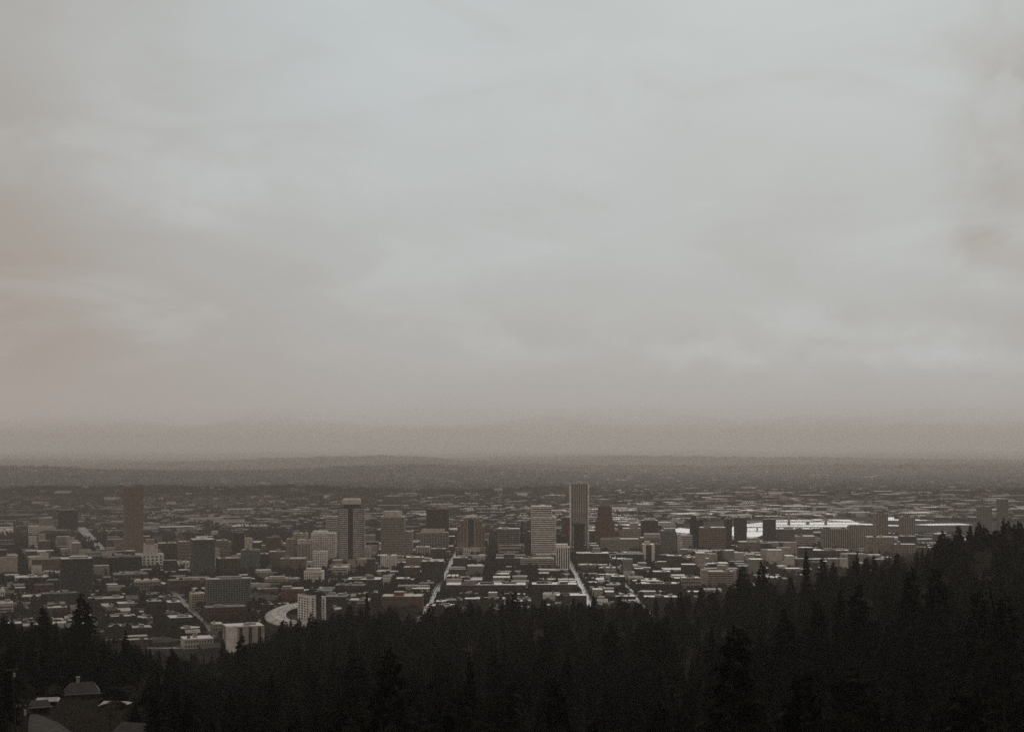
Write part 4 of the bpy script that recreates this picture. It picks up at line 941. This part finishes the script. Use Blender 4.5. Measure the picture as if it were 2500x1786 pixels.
# trees that stand out one by one: (u, v of the tip, distance, variant, width factor, what the label says)
HERO = [(200,1443,760,2,1.0,'tallest dark fir at the left, rising over the white roofs'),
 (105,1478,800,0,1.2,'dark fir left of the tallest left fir'),(12,1500,760,0,1.2,'dark fir cut by the left edge of the view'),
 (307,1534,700,1,1.0,'slim dark fir below the broken white roofs'),(545,1558,1000,1,1.0,'ragged dark fir in front of the white-walled hall'),
 (420,1578,640,0,1.1,'dark fir below the long building at the avenue foot'),(590,1545,820,0,1.1,'dark fir right of the white-walled hall'),
 (692,1510,1000,0,1.25,'round-topped dark fir right below the stadium roof'),(768,1502,900,0,1.1,'dark fir covering the foot of the white tower with the black strip'),
 (853,1473,1120,0,1.3,'broad dark fir right of the brilliant white shed roof'),(895,1441,1130,4,1.0,'sharp slender fir pointing up right of the dark grey hall'),
 (950,1474,1150,0,1.1,'dark fir in front of the rust-orange brick apartments'),(1052,1470,1150,2,1.0,'ragged fir before the white angular-roofed building'),
 (1147,1462,1180,0,1.2,'broad fir left of the white building with stepped tower'),(1255,1439,1150,0,1.1,'pointed fir below the right end of the long brick school'),
 (1240,1448,1170,4,1.0,'thin fir just left of the pointed fir below the school'),(1330,1460,1180,1,1.2,'fir below the broken-roofed building'),
 (1449,1444,1190,4,1.2,'pointed fir at the foot of the second long street'),(1412,1462,1180,4,1.0,'small pointed fir left of the second long street foot'),
 (1510,1456,1200,1,1.0,'small fir below the low brown street building'),(1660,1440,1200,0,1.1,'fir at the left of the balcony hotel foot'),
 (1812,1378,1150,0,1.25,'broad fir directly right of the balcony hotel'),(1858,1366,1120,0,1.2,'tall fir, second to the right of the balcony hotel'),
 (1968,1334,1000,4,1.25,'tallest pointed fir on the right treeline, below the grey banded office'),(2009,1357,1060,0,1.1,'fir right of the tallest pointed fir on the right treeline'),
 (2093,1342,1100,4,1.1,'pointed fir below the beige block with bright roof'),(2133,1352,1150,1,1.0,'small fir left of the castle-like tan building'),
 (2190,1348,1150,0,1.0,'fir under the castle-like tan building'),(2300,1292,1200,0,1.2,'rounded fir at the shoulder of the right slope'),(2340,1280,1220,0,1.2,'fir above the shoulder of the right slope'),
 (2390,1270,1200,0,1.0,'pointed fir below the faint tower over the slope'),(2450,1259,1150,4,1.1,'pointed fir below the faint taller tower'),(2485,1268,1150,1,1.0,'fir at the right end of the slope skyline'),
 (2226,1380,560,0,1.25,'big near fir on the right, left one of a pair'),(2285,1380,540,2,1.25,'big near fir on the right, right one of a pair'),
 (2097,1417,520,0,1.35,'broad black fir left of the near pair on the right'),(2052,1436,540,1,1.1,'black fir stepping down left of the broad black fir'),
 (1997,1458,520,0,1.0,'pointed black fir at the left end of the near right group'),(1914,1480,480,0,1.3,'broad black fir standing alone left of the near right group'),
 (1490,1512,620,0,1.25,'broad dark fir inside the wood below the second long street'),(1610,1508,640,0,1.2,'broad dark fir inside the wood below the balcony hotel'),
 (1738,1525,560,4,1.1,'thin dark fir inside the wood below the balcony hotel'),(1812,1530,420,2,1.1,'big black fir low at the right centre'),
 (2391,1432,420,0,1.1,'near black fir at the far right below the slope'),(2455,1445,400,2,1.2,'near black fir at the right edge'),
 (1335,1545,600,0,1.2,'dark fir within the wood below the broken-roofed building'),(335,1600,640,0,1.1,'near black fir right of the foreground houses')]
trees = []
for (u,v,y,var,wf,lab) in HERO:
    x = wx(u,y); g = ground_z(x,y); h = max(16, wz(v,y)-g); sh = h/34/1.02
    place_tree('fir', var, x, y, g, (wf*max(.75,min(1.25,sh)), sh), R4.uniform(0,6), lab, 'firs that stand out of the wood', 'conifer'); trees.append((x,y))
# clearings: image windows through which something behind must stay visible (u0,u1,v0,v1,distance)
CLEAR = [(58,330,1612,1786,560),(1440,1540,1712,1745,330),(2128,2160,1600,1632,400),(1684,1706,1616,1636,480),(1270,1300,1712,1752,340),(1430,1450,1632,1644,560),(30,60,1620,1740,330),(1915,1990,1390,1400,1300)]
HOUSEPOS = []
cand = []
for iy in range(400):
    y = 110*math.exp(iy*0.0125)*1.0
    if y > 2150: break
    step = 10.5 if y < 1300 else 12
    dy = y*0.0125
    keep = dy/step          # thin the rows where they come closer than the spacing
    n = int(0.92*y/step)
    for i in range(n):
        if R4.random() > keep: continue
        x = (-0.46+0.92*(i+R4.random())/n)*y; yy = y + R4.uniform(-.5,.5)*max(dy,step)
        if yy < 100: continue
        u = pu(x,yy); g = ground_z(x,yy)
        if g <= 0.4: continue
        pn = mnoise.noise((x*0.008, yy*0.008, 5.0)); 
        bare = pn > 0.12 and R4.random() < (0.5 if yy > 620 else 0.12) or R4.random() < (0.35 if x/yy > .09 and yy > 600 else 0.10 if yy > 450 else 0.03)
        h = R4.uniform(14,23) if bare else 34*R4.uniform(0.42,1.06)*(1+0.12*R4.random())*(1+0.35*mnoise.noise((x*.02,yy*.02,8)))
        if not bare and R4.random() < 0.07: h *= 1.15
        vt, vb_ = pv(g+h,yy), pv(g,yy); hw = (5.5 if bare else 3.5)/yy*F
        if 50 < u < 360 and yy < 600 and vt < 1786 and vb_ > 1600:
            if R4.random() < .8 and not (140 < u < 262 and 1640 < vb_) and not (60 < u < 190 and vb_ > 1715): h = R4.uniform(3,8); bare = R4.random() < .6; vt = pv(g+h,yy)
            else: continue
        elif any(u0-hw < u < u1+hw and vt < v1 and vb_ > v0 and yy < yc for (u0,u1,v0,v1,yc) in CLEAR): continue
        if any((x-a)**2+(yy-b)**2 < 30 for a,b in trees[:len(HERO)]): continue
        # keep ordinary crowns below the photographed treeline
        lim = float(np.interp(u,[-200,0,60,150,260,330,420,520,640,700,760,860,1000,1250,1500,1640,1700,1850,1944,2083,2222,2300,2361,2500,2700],[1505,1512,1530,1520,1560,1585,1606,1612,1556,1528,1495,1492,1490,1478,1468,1455,1432,1395,1378,1365,1345,1305,1290,1270,1240]))
        if yy < 750: lim += (750-yy)*0.22*R4.uniform(.6,1.3)
        if vt < lim - 4:
            h2 = wz(lim + R4.choice([-14,-8,-2,0,4,8,12,16,22,30]) + R4.uniform(-3,3), yy) - g
            if h2 < (9 if bare else 12): continue
            h = min(h, h2)
        cand.append((h/yy, x, yy, g, h, bare, u, pv(g+h,yy)))
cand.sort(reverse=True)
def region(u, v):
    a = 'left' if u < 560 else 'left-centre' if u < 1050 else 'middle' if u < 1500 else 'right-centre' if u < 1980 else 'right'
    b = 'at the bottom' if v > 1660 else 'in the middle depth' if v > 1540 else 'near the top'
    return a, b
nf = nb_ = 0; LEFT_F, LEFT_B = [], []
for (_, x, y, g, h, bare, u, v) in cand:
    if u < -60 or u > 2560 or v > 1800:
        (LEFT_B if bare else LEFT_F).append((x,y,g,h)); continue
    a, b = region(u, v)
    if bare and nb_ < 150:
        nb_ += 1; s = h/18; place_tree('bare', R4.randrange(3), x, y, g, (s,s), R4.uniform(0,6), 'bare brown tree %s of the dark wood, %s' % (b, {'left':'left','left-centre':'left of centre','middle':'at its middle','right-centre':'right of centre','right':'far right'}[a]), 'bare trees, %s %s' % (a, b), 'tree')
    elif not bare and nf < 295-len(HERO):
        nf += 1; s = h/34; place_tree('fir', R4.choice([0,0,1,2,2,3,5,5,4]), x, y, g, (R4.uniform(.8,1.2)*max(.7,s), s), R4.uniform(0,6), 'black conifer %s of the dark wood, %s' % (b, {'left':'left','left-centre':'left of centre','middle':'at its middle','right-centre':'right of centre','right':'far right'}[a]), 'conifers of the wood, %s %s' % (a, b), 'conifer')
    else: (LEFT_B if bare else LEFT_F).append((x,y,g,h))

def scatter(name, pts, meshes, label, cat, base):
    """one object: points that carry a tree each"""
    me = bpy.data.meshes.new(name); me.from_pydata([p[:3] for p in pts], [], [])
    at = me.attributes.new('sc', 'FLOAT_VECTOR', 'POINT'); at.data.foreach_set('vector', [c for p in pts for c in (p[4], p[4], p[3]/base)])
    ar = me.attributes.new('rz', 'FLOAT', 'POINT'); ar.data.foreach_set('value', [R4.uniform(0,6.28) for p in pts])
    o = bpy.data.objects.new(name, me); C.objects.link(o); tag(o, label, cat, kind='stuff')
    ng = bpy.data.node_groups.new(name+'_nodes', 'GeometryNodeTree'); ng.interface.new_socket('Geometry', in_out='INPUT', socket_type='NodeSocketGeometry'); ng.interface.new_socket('Geometry', in_out='OUTPUT', socket_type='NodeSocketGeometry')
    gn, gl = ng.nodes, ng.links; gi, go = gn.new('NodeGroupInput'), gn.new('NodeGroupOutput')
    src = []
    for cm, tm in meshes:
        j = gn.new('GeometryNodeJoinGeometry')
        for k in (tm, cm):
            if k is None: continue
            oi = gn.new('GeometryNodeObjectInfo'); ob = next(q for q in bpy.data.objects if q.data == k); oi.inputs['Object'].default_value = ob; oi.transform_space = 'ORIGINAL'
            gl.new(oi.outputs['Geometry'], j.inputs[0])
        ti = gn.new('GeometryNodeGeometryToInstance'); gl.new(j.outputs[0], ti.inputs[0]); src.append(ti)
    jj = gn.new('GeometryNodeJoinGeometry')
    for s in src: gl.new(s.outputs[0], jj.inputs[0])
    ip = gn.new('GeometryNodeInstanceOnPoints'); gl.new(gi.outputs[0], ip.inputs['Points']); gl.new(jj.outputs[0], ip.inputs['Instance']); ip.inputs['Pick Instance'].default_value = True
    na = gn.new('GeometryNodeInputNamedAttribute'); na.data_type = 'FLOAT_VECTOR'; na.inputs['Name'].default_value = 'sc'; gl.new(na.outputs['Attribute'], ip.inputs['Scale'])
    nr = gn.new('GeometryNodeInputNamedAttribute'); nr.data_type = 'FLOAT'; nr.inputs['Name'].default_value = 'rz'
    cb = gn.new('ShaderNodeCombineXYZ'); gl.new(nr.outputs['Attribute'], cb.inputs[2]); er = gn.new('FunctionNodeEulerToRotation'); gl.new(cb.outputs[0], er.inputs[0]); gl.new(er.outputs[0], ip.inputs['Rotation'])
    gl.new(ip.outputs[0], go.inputs[0]); md = o.modifiers.new('scatter', 'NODES'); md.node_group = ng
    return o
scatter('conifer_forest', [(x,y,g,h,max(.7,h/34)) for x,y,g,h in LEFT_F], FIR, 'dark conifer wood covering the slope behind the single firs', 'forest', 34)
scatter('bare_woodland', [(x,y,g,h,h/18) for x,y,g,h in LEFT_B], BARE, 'bare brown trees mixed through the conifer wood', 'woodland', 18)

UG = []
for _ in range(12000):
    if len(UG) >= 1500: break
    y = R4.uniform(200,640); u = R4.uniform(-20,420); x = wx(u,y); g = ground_z(x,y); v = pv(g,y)
    if v > 1840 or v < 1600: continue
    lft, rgt = np.interp(v,[1727,1745,1765,1790,1826],[84,76,72,62,40]), np.interp(v,[1727,1742,1762,1788,1826],[98,122,150,172,215])
    if v > 1722 and lft-4 < u < rgt+4: continue
    UG.append((x,y,g,R4.uniform(1.0,2.8),R4.uniform(.10,.24)))
scatter('undergrowth', UG, BARE, 'brown undergrowth and bushes round the houses in the clearing', 'bushes', 18)
# street trees of the city (bare in winter)
CT = []
for x_ in STREETS:
    if x_ in VISTA:
        for s_ in (-7.5, 7.5):
            for k in range(100):
                if R4.random() < .55 and 2250 < 2100+k*13: CT.append((x_+s_+R4.uniform(-1,1), 2100+k*13, 0.0, R4.uniform(6,10), R4.uniform(.3,.45)))
        continue
    for k in range(170):
        if R4.random() < .75: CT.append((x_+R4.uniform(-6,6), 1900+k*9.5, 0.0, R4.uniform(10,18), R4.uniform(.6,1.0)))
CT = [c for c in CT if ground_z(c[0],c[1]) < .5 and c[0]/c[1] > -.16 and not any((c[0]-a)**2+(c[1]-b)**2 < (r_*.6)**2 for a,b,r_ in FOOT)]
for _ in range(110000):
    if len(CT) >= 14000: break
    y = 1850*math.exp(R4.random()*math.log(3560/1850)); x = R4.uniform(-.4,.4)*y; u = pu(x,y)
    if ground_z(x,y) > 0.4: continue
    if any(abs(x-s) < 9 for s in VISTA) and y < 3300: continue
    if near_av(x,y,3): continue
    pk = mnoise.noise((x*.004, y*.004, 2.0))
    if R4.random() > 0.5 + 1.3*max(0,pk): continue
    if any((x-a)**2+(y-b)**2 < (c*.62)**2 for a,b,c in FOOT): continue
    if any(abs(x-c[1]) < c[3]*.5 and abs(y-c[2]) < c[4]*.5 for c in cands): continue
    CT.append((x,y,0.0,R4.uniform(9,17),R4.uniform(.55,.95)))
for i, (u, v, vb_) in enumerate([(905,1330,1372),(1274,1276,1345),(1036,1330,1360),(1205,1352,1385),(2060,1352,1382)]):
    y = gy(vb_); h = wz(v,y); place_tree('fir', 4, wx(u,y), y, 0, (h/34*1.1, h/34), 0, ['dark pointed fir right of the tower with the domed cap','tall dark fir behind the dark lined building','small dark fir at the slim white ribbed building','dark fir left of the low stepped museum','dark fir at the long bright-edged building'][i], 'lone firs in the city', 'conifer')
y = 2500; nct = place_tree('city', 0, wx(1300,2500), 2500, 0, (.9,.9), 0, 'bare street tree in the park below the banded office', 'bare trees of the park', 'tree')
place_tree('city', 1, wx(1330,2560), 2560, 0, (.8,.8), 1, 'bare street tree right of the park tree below the banded office', 'bare trees of the park', 'tree')
scatter('street_trees', CT, CBARE, 'brown bare trees filling streets and parks between the buildings', 'street trees', 18)

EG = []
for _ in range(60000):
    if len(EG) >= 1100: break
    y = 1900*math.exp(R4.random()*math.log(3560/1900)); x = R4.uniform(-.4,.4)*y
    if ground_z(x,y) > 0.4 or (any(abs(x-s) < 12 for s in VISTA) and y < 3300) or near_av(x,y,5): continue
    if any((x-a)**2+(y-b)**2 < (c*.7)**2 for a,b,c in FOOT) or any(abs(x-c[1]) < c[3]*.6 and abs(y-c[2]) < c[4]*.6 for c in cands): continue
    EG.append((x,y,0.0,R4.uniform(12,24),R4.uniform(.5,.8)))
scatter('city_evergreens', EG, FIR[1:4], 'small dark evergreens dotted between the city buildings', 'evergreens', 34)

# far suburbs: tree clumps, one mass
def far_trees():
    ma, mb_ = MB(), MB(); r = random.Random(4); n = 0
    while n < 34000:
        y = 3560*math.exp(r.random()**1.35*math.log(32000/3560)); x = r.uniform(-.43,.43)*y; u, v = pu(x,y), pv(0,y)
        if v > 1262 and u > 1500 and np.interp(u,[1500,1640,1760,1880,2080,2340,2500],[1298,1286,1270,1268,1264,1274,1274])-1 < v < np.interp(u,[1500,1640,1760,1850,1950,2200,2500],[1314,1302,1302,1312,1294,1293,1289])+15: continue
        if mnoise.noise((x*.0012,y*.0012,9)) < -0.12 and v > 1200 and r.random() < .8: continue
        if abs(y-7300) < 60: continue
        m = ma if y < 7300 else mb_
        n += 1; g = ground_z(x,y); s = r.uniform(8,17)*(1+min(2.5,max(0,y-5000)/6000))
        for _ in range(14):
            a = r.uniform(0,6.28); q = r.uniform(0,s); hx = r.uniform(.3,1)*s*.62; c = (x+math.cos(a)*q*1.3, y+math.sin(a)*q, g)
            b = r.uniform(2,5)
            m.tri((c[0]-b,c[1],g),(c[0]+b,c[1]+r.uniform(-2,2),g),(c[0]+r.uniform(-2,2),c[1],g+hx+4)); m.tri((c[0]-b*.8,c[1]-1,g+hx*.6),(c[0]+b*.8,c[1],g+hx*.5),(c[0]+r.uniform(-1,1),c[1],g+hx+5))
    fm = mat('far_foliage',(0.034,0.029,0.024),.95,.5,.01,.03)
    tag(mb_.build('distant_woodland', fm), 'faint dark woods under the low cloud on the plain', 'far trees', kind='stuff')
    tag(ma.build('far_woodland', fm), 'dark treed suburbs fading into haze beyond the river', 'far trees', kind='stuff')
far_trees()

# ------------------------------------------------------------------ foreground houses, poles, cars
M_shingle = mat('wet_dark_shingle', (0.030,0.028,0.025), 0.5, 0.5, 0.8, 0.35)
M_pale_roof = mat('pale_wet_roof', (0.40,0.36,0.33), 0.3, 0.3, 0.4, 0.6)
M_siding = mat('dark_siding', (0.035,0.030,0.026), 0.8, 0.3, 0.5)
M_sidel = mat('pale_siding', (0.30,0.27,0.24), 0.8, 0.3, 0.5)
M_wood = mat('weathered_wood', (0.030,0.025,0.021), 0.9, 0.3, 0.6)
def house(u, v, w, d, h, rh, rz, label, hip=0.3, roofm=None, wallm=None, chim=True, y=None):
    y = y or hit(u, v); x = wx(u,y); g = min(ground_z(x,y), wz(v,y)+1); root = empty('house',(x,y,g),rz); tag(root,label,'house','houses in the wooded foreground')
    m = MB(); m.box(-w/2,w/2,-d/2,d/2,-3,h); m.build('wall', wallm or M_siding, root)
    r = MB(); o = .5; k = w/2*(1-hip)
    a,b,c,e = (-w/2-o,-d/2-o,h-.1),(w/2+o,-d/2-o,h-.1),(w/2+o,d/2+o,h-.1),(-w/2-o,d/2+o,h-.1); p,q = (-k,0,h+rh),(k,0,h+rh)
    r.quad(a,b,q,p); r.quad(c,e,p,q); r.tri(b,c,q); r.tri(e,a,p); r.quad(a,e,c,b); rf = r.build('roof', roofm or M_shingle, root)
    if chim:
        cm = MB(); cm.box(-w*.12-.6,-w*.12+.6,-.6,.6,h+rh*.6,h+rh+1.8); cm.box(-w*.12-.8,-w*.12+.8,-.8,.8,h+rh+1.8,h+rh+2.1); cm.build('chimney', M_sidel, rf)
    wm = MB(); wm.box(-.8,.8,-.08,.2,-.7,.7); wme = wm.mesh('window', G['black'])
    for i in range(3):
        ob = bpy.data.objects.new('window', wme); C.objects.link(ob); ob.parent = root; ob.location = (-w*.3+i*w*.3,-d/2,h*.55)
    dm = MB(); dm.box(w*.42-.5,w*.42+.5,-d/2-.08,-d/2+.2,0,2.1); dm.build('door', M_wood, root)
    gm = MB(); gm.box(-w/2-o-.15,w/2+o+.15,-d/2-o-.2,-d/2-o,h-.35,h-.12); gm.build('gutter', M_sidel, root)
    return root
house(200,1716,12.5,10,4.8,3.6,0.35,'dark hip-roofed house with a pale chimney in the lower left clearing')
house(125,1662,13,9,4.5,3.5,-0.5,'dark gabled house behind and left of the chimney house',0.05,chim=False)
house(116,1668,7,5,3.0,.8,0.2,'small outbuilding with a bright flat roof left of the chimney house',0.02,M_pale_roof,chim=False,y=500)
house(282,1698,8,6,3.0,.9,-0.1,'small shed with a bright roof right of the chimney house',0.02,M_pale_roof,chim=False,y=470)
house(96,1690,6,5,3.0,1.6,0.4,'small dark garage in front of the gabled house',0.1,chim=False,y=460)
house(335,1800,9,7,4,2.4,-0.3,'dark house at the bottom edge below the clearing, roof only',0.2,chim=False,y=300)
house(1492,1735,8,5,4.5,1.2,0.05,'tan-fronted house glimpsed through trunks at the bottom centre',0.1,None,mat('tan_siding',(0.22,0.16,0.10)),False,y=330)
house(2144,1626,4,5,3.2,2.6,0.8,'white gabled house glimpsed in the dark wood at the right',0.0,M_pale_roof,mat('white_siding',(0.7,0.68,0.64)),False,y=400)
house(1696,1630,4,4,2.5,1.0,0.3,'small white-roofed house glimpsed in the wood right of centre',0.1,M_pale_roof,M_sidel,False,y=480)
house(1284,1744,4,4,2.4,.7,0.1,'small bright-roofed shed glimpsed at the bottom centre',0.1,M_pale_roof,M_sidel,False,y=330)
house(1440,1641,6,4,2.4,.5,0,'low pale-roofed shed glimpsed in the middle of the wood',0.1,M_pale_roof,M_sidel,False,y=560)
# lane at the lower left
def lane():
    m = MB(); pts = [(60,1786+40,0),(105,1786,0),(112,1760,0),(100,1735,0),(85,1722,0)]
    left = [(60,1826),(68,1790),(69,1768),(71,1752),(74,1741)]; right = [(222,1826),(173,1788),(146,1768),(112,1753),(84,1742)]
    A = []
    for (a, b) in zip(left, right):
        row = []
        for q in (a, b):
            y = hit(*q); x = wx(q[0], y); row.append((x, y, ground_z(x,y)+0.35))
        A.append(row)
    for (p, q), (s, t) in zip(A[:-1], A[1:]):
        n = 4
        for i in range(n):
            def I(a, b, k): return tuple(a[c]+(b[c]-a[c])*k/n for c in range(3))
            m.quad(I(p,q,i), I(p,q,i+1), I(s,t,i+1), I(s,t,i))
    tag(m.build('lane', mat('wet_gravel_lane',(0.040,0.034,0.028),.85,.8,.5,.1)), kind='structure')
lane()
def pole(u, v, y, h, lean, label):
    x = wx(u,y); z = wz(v,y); g = z-h; root = empty('utility_pole',(x,y,g),0.4); tag(root,label,'utility pole','utility poles on the slope'); root.rotation_euler = (0,lean,.4)
    m = MB(); m.tube((0,0,-3),(0,0,h),.17,.11,7); m.build('post', M_wood, root)
    m = MB(); m.box(-1.2,1.2,-.07,.07,h-.9,h-.7); m.build('crossarm', M_wood, root)
    for k in (-1,-.4,.4,1): q = MB(); q.tube((k,0,h-.7),(k,0,h-.45),.05,.07,6); q.build('insulator', M_sidel, root)
    q = MB(); q.tube((.35,0,h-2.2),(.35,0,h-1.3),.22,.22,8); q.build('transformer', M_sidel, root)
pole(36,1626,300,11,-.05,'wooden utility pole rising from the firs at the left edge')
pole(53,1712,230,9,.02,'wooden utility pole beside the lane at the lower left')
# leaning dead trunk at the far right
def snag():
    y = 150; x0, x1 = wx(2454,y), wx(2413,y); z0, z1 = wz(1800,y), wz(1412,y); root = empty('dead_tree',(x0,y,z0-6)); tag(root,'thin leaning bare trunk crossing the dark wood at the far right','tree')
    m = MB(); n = 10; P = lambda t: ((x1-x0)*t+.5*math.sin(t*3), 0.4*t, 6+(z1-z0)*t-(t==0)*6)
    for i in range(n): m.tube(P(i/n),P((i+1)/n),.16*(1-i/n*.75)+.02,.16*(1-(i+1)/n*.75)+.02,6)
    m.build('trunk', M_bark, root)
    rr = random.Random(3); b = MB()
    for i in range(16):
        t = rr.uniform(.3,.97); p = Vector(P(t)); b.tube(p, p+Vector((rr.uniform(-1.2,1.2),rr.uniform(-.5,.5),rr.uniform(-.3,.5))), .03,.008,3)
    b.build('branch', M_bark, root)
snag()
# cars on the three long streets
def cars():
    body = MB(); body.prism([(-.9,-2.2),(.9,-2.2),(.9,2.2),(-.9,2.2)],.35,.95); body.prism([(-.8,-1.1),(.8,-1.1),(.8,1.4),(-.8,1.4)],.95,1.5,top=[(-.65,-.7),(.65,-.7),(.65,1.0),(-.65,1.0)])
    wh = MB()
    for sx in (-.9,.7):
        wh.prism([(0,0)]*3,0,0) if False else None
    mats = [mat('car_paint_dark',(.02,.02,.022),.3), mat('car_paint_white',(.6,.58,.55),.3), mat('car_paint_silver',(.25,.25,.25),.3)]
    ms = [body.mesh('body', k) for k in mats]; w = MB(); w.tube((-.12,0,.35),(.12,0,.35),.35,.35,10); wm = w.mesh('wheel', W['black'])
    r = random.Random(8); names = {-130:'left long street',124:'second long street',203:'third street'}
    for sx, n in ((-130,22),(124,16),(203,10)):
        ys = sorted(r.uniform(2330,3050) for _ in range(n))
        for y in ys:
            k = r.choice([0,0,0,1,2]); lane_ = r.choice([-6.6,-2,2,6.6]); root = empty('car',(sx+lane_,y,.13), 0 if lane_ > 0 else math.pi)
            tag(root,'%s car on the %s between the city blocks' % (['dark','white','silver'][k], names[sx]), 'car', '%s cars on the %s' % (['dark','white','silver'][k], names[sx]))
            o = bpy.data.objects.new('body', ms[k]); C.objects.link(o); o.parent = root
            for a in (-.8,.8):
                for b in (-1.35,1.35): q = bpy.data.objects.new('wheel', wm); C.objects.link(q); q.parent = root; q.location = (a,b,0)
cars()

# ------------------------------------------------------------------ haze
hz = MB(); hz.box(-12000, 12000, -60, 7300.2, -8, 345)
hm = bpy.data.materials.new('haze'); hm.use_nodes = True; t = hm.node_tree; t.nodes.clear()
pv_ = t.nodes.new('ShaderNodeVolumePrincipled'); pv_.inputs['Color'].default_value = HAZE_COL + (1,); pv_.inputs['Density'].default_value = 1/HAZE_L; pv_.inputs['Anisotropy'].default_value = 0.0
ou = t.nodes.new('ShaderNodeOutputMaterial'); t.links.new(pv_.outputs[0], ou.inputs['Volume'])
ho = hz.build('haze', hm); tag(ho, 'brown-grey haze lying over the whole city', 'haze', kind='stuff')

# low cloud lying on the plain beyond the suburbs, outside the haze
cl = MB(); nx_, ys_ = 90, [7300.4*1.045**k for k in range(56)]
def ctop(x, y): return 425 + 170*mnoise.noise((x*0.0005, y*0.00016, 6.0)) + 110*mnoise.noise((x*0.0015, y*0.0005, 2.0)) + min(60, (y-7300)*0.003)
for y in ys_:
    for i in range(nx_+1):
        x = (-1+2*i/nx_)*(9000+y*.42); cl.v.append((x, y, ctop(x, y)))
for y in ys_:
    for i in range(nx_+1): cl.v.append(((-1+2*i/nx_)*(9000+y*.42), y, -8.0))
NN = len(ys_)*(nx_+1)
for j in range(len(ys_)-1):
    for i in range(nx_):
        a = j*(nx_+1)+i; cl.f += [(a,a+1,a+nx_+2,a+nx_+1), (a+NN,a+NN+nx_+1,a+NN+nx_+2,a+NN+1)]; cl.m += [0,0]
for i in range(nx_):
    a = i; cl.f.append((a+NN,a+NN+1,a+1,a)); b = (len(ys_)-1)*(nx_+1)+i; cl.f.append((b+NN+1,b+NN,b,b+1)); cl.m += [0,0]
for j in range(len(ys_)-1):
    a = j*(nx_+1); b = a+nx_+1; cl.f.append((a+NN,a,b,b+NN)); a += nx_; b += nx_; cl.f.append((a,a+NN,b+NN,b)); cl.m += [0,0]
cm_ = bpy.data.materials.new('low_cloud'); cm_.use_nodes = True; t = cm_.node_tree; t.nodes.clear()
pv_ = t.nodes.new('ShaderNodeVolumePrincipled'); pv_.inputs['Color'].default_value = (1.0, 0.96, 0.925, 1); pv_.inputs['Density'].default_value = 1/9800.0; pv_.inputs['Anisotropy'].default_value = 0.35
ou = t.nodes.new('ShaderNodeOutputMaterial'); t.links.new(pv_.outputs[0], ou.inputs['Volume'])
co = cl.build('low_cloud', cm_); tag(co, 'low grey-brown cloud swallowing the far plain at the horizon', 'cloud', kind='stuff')
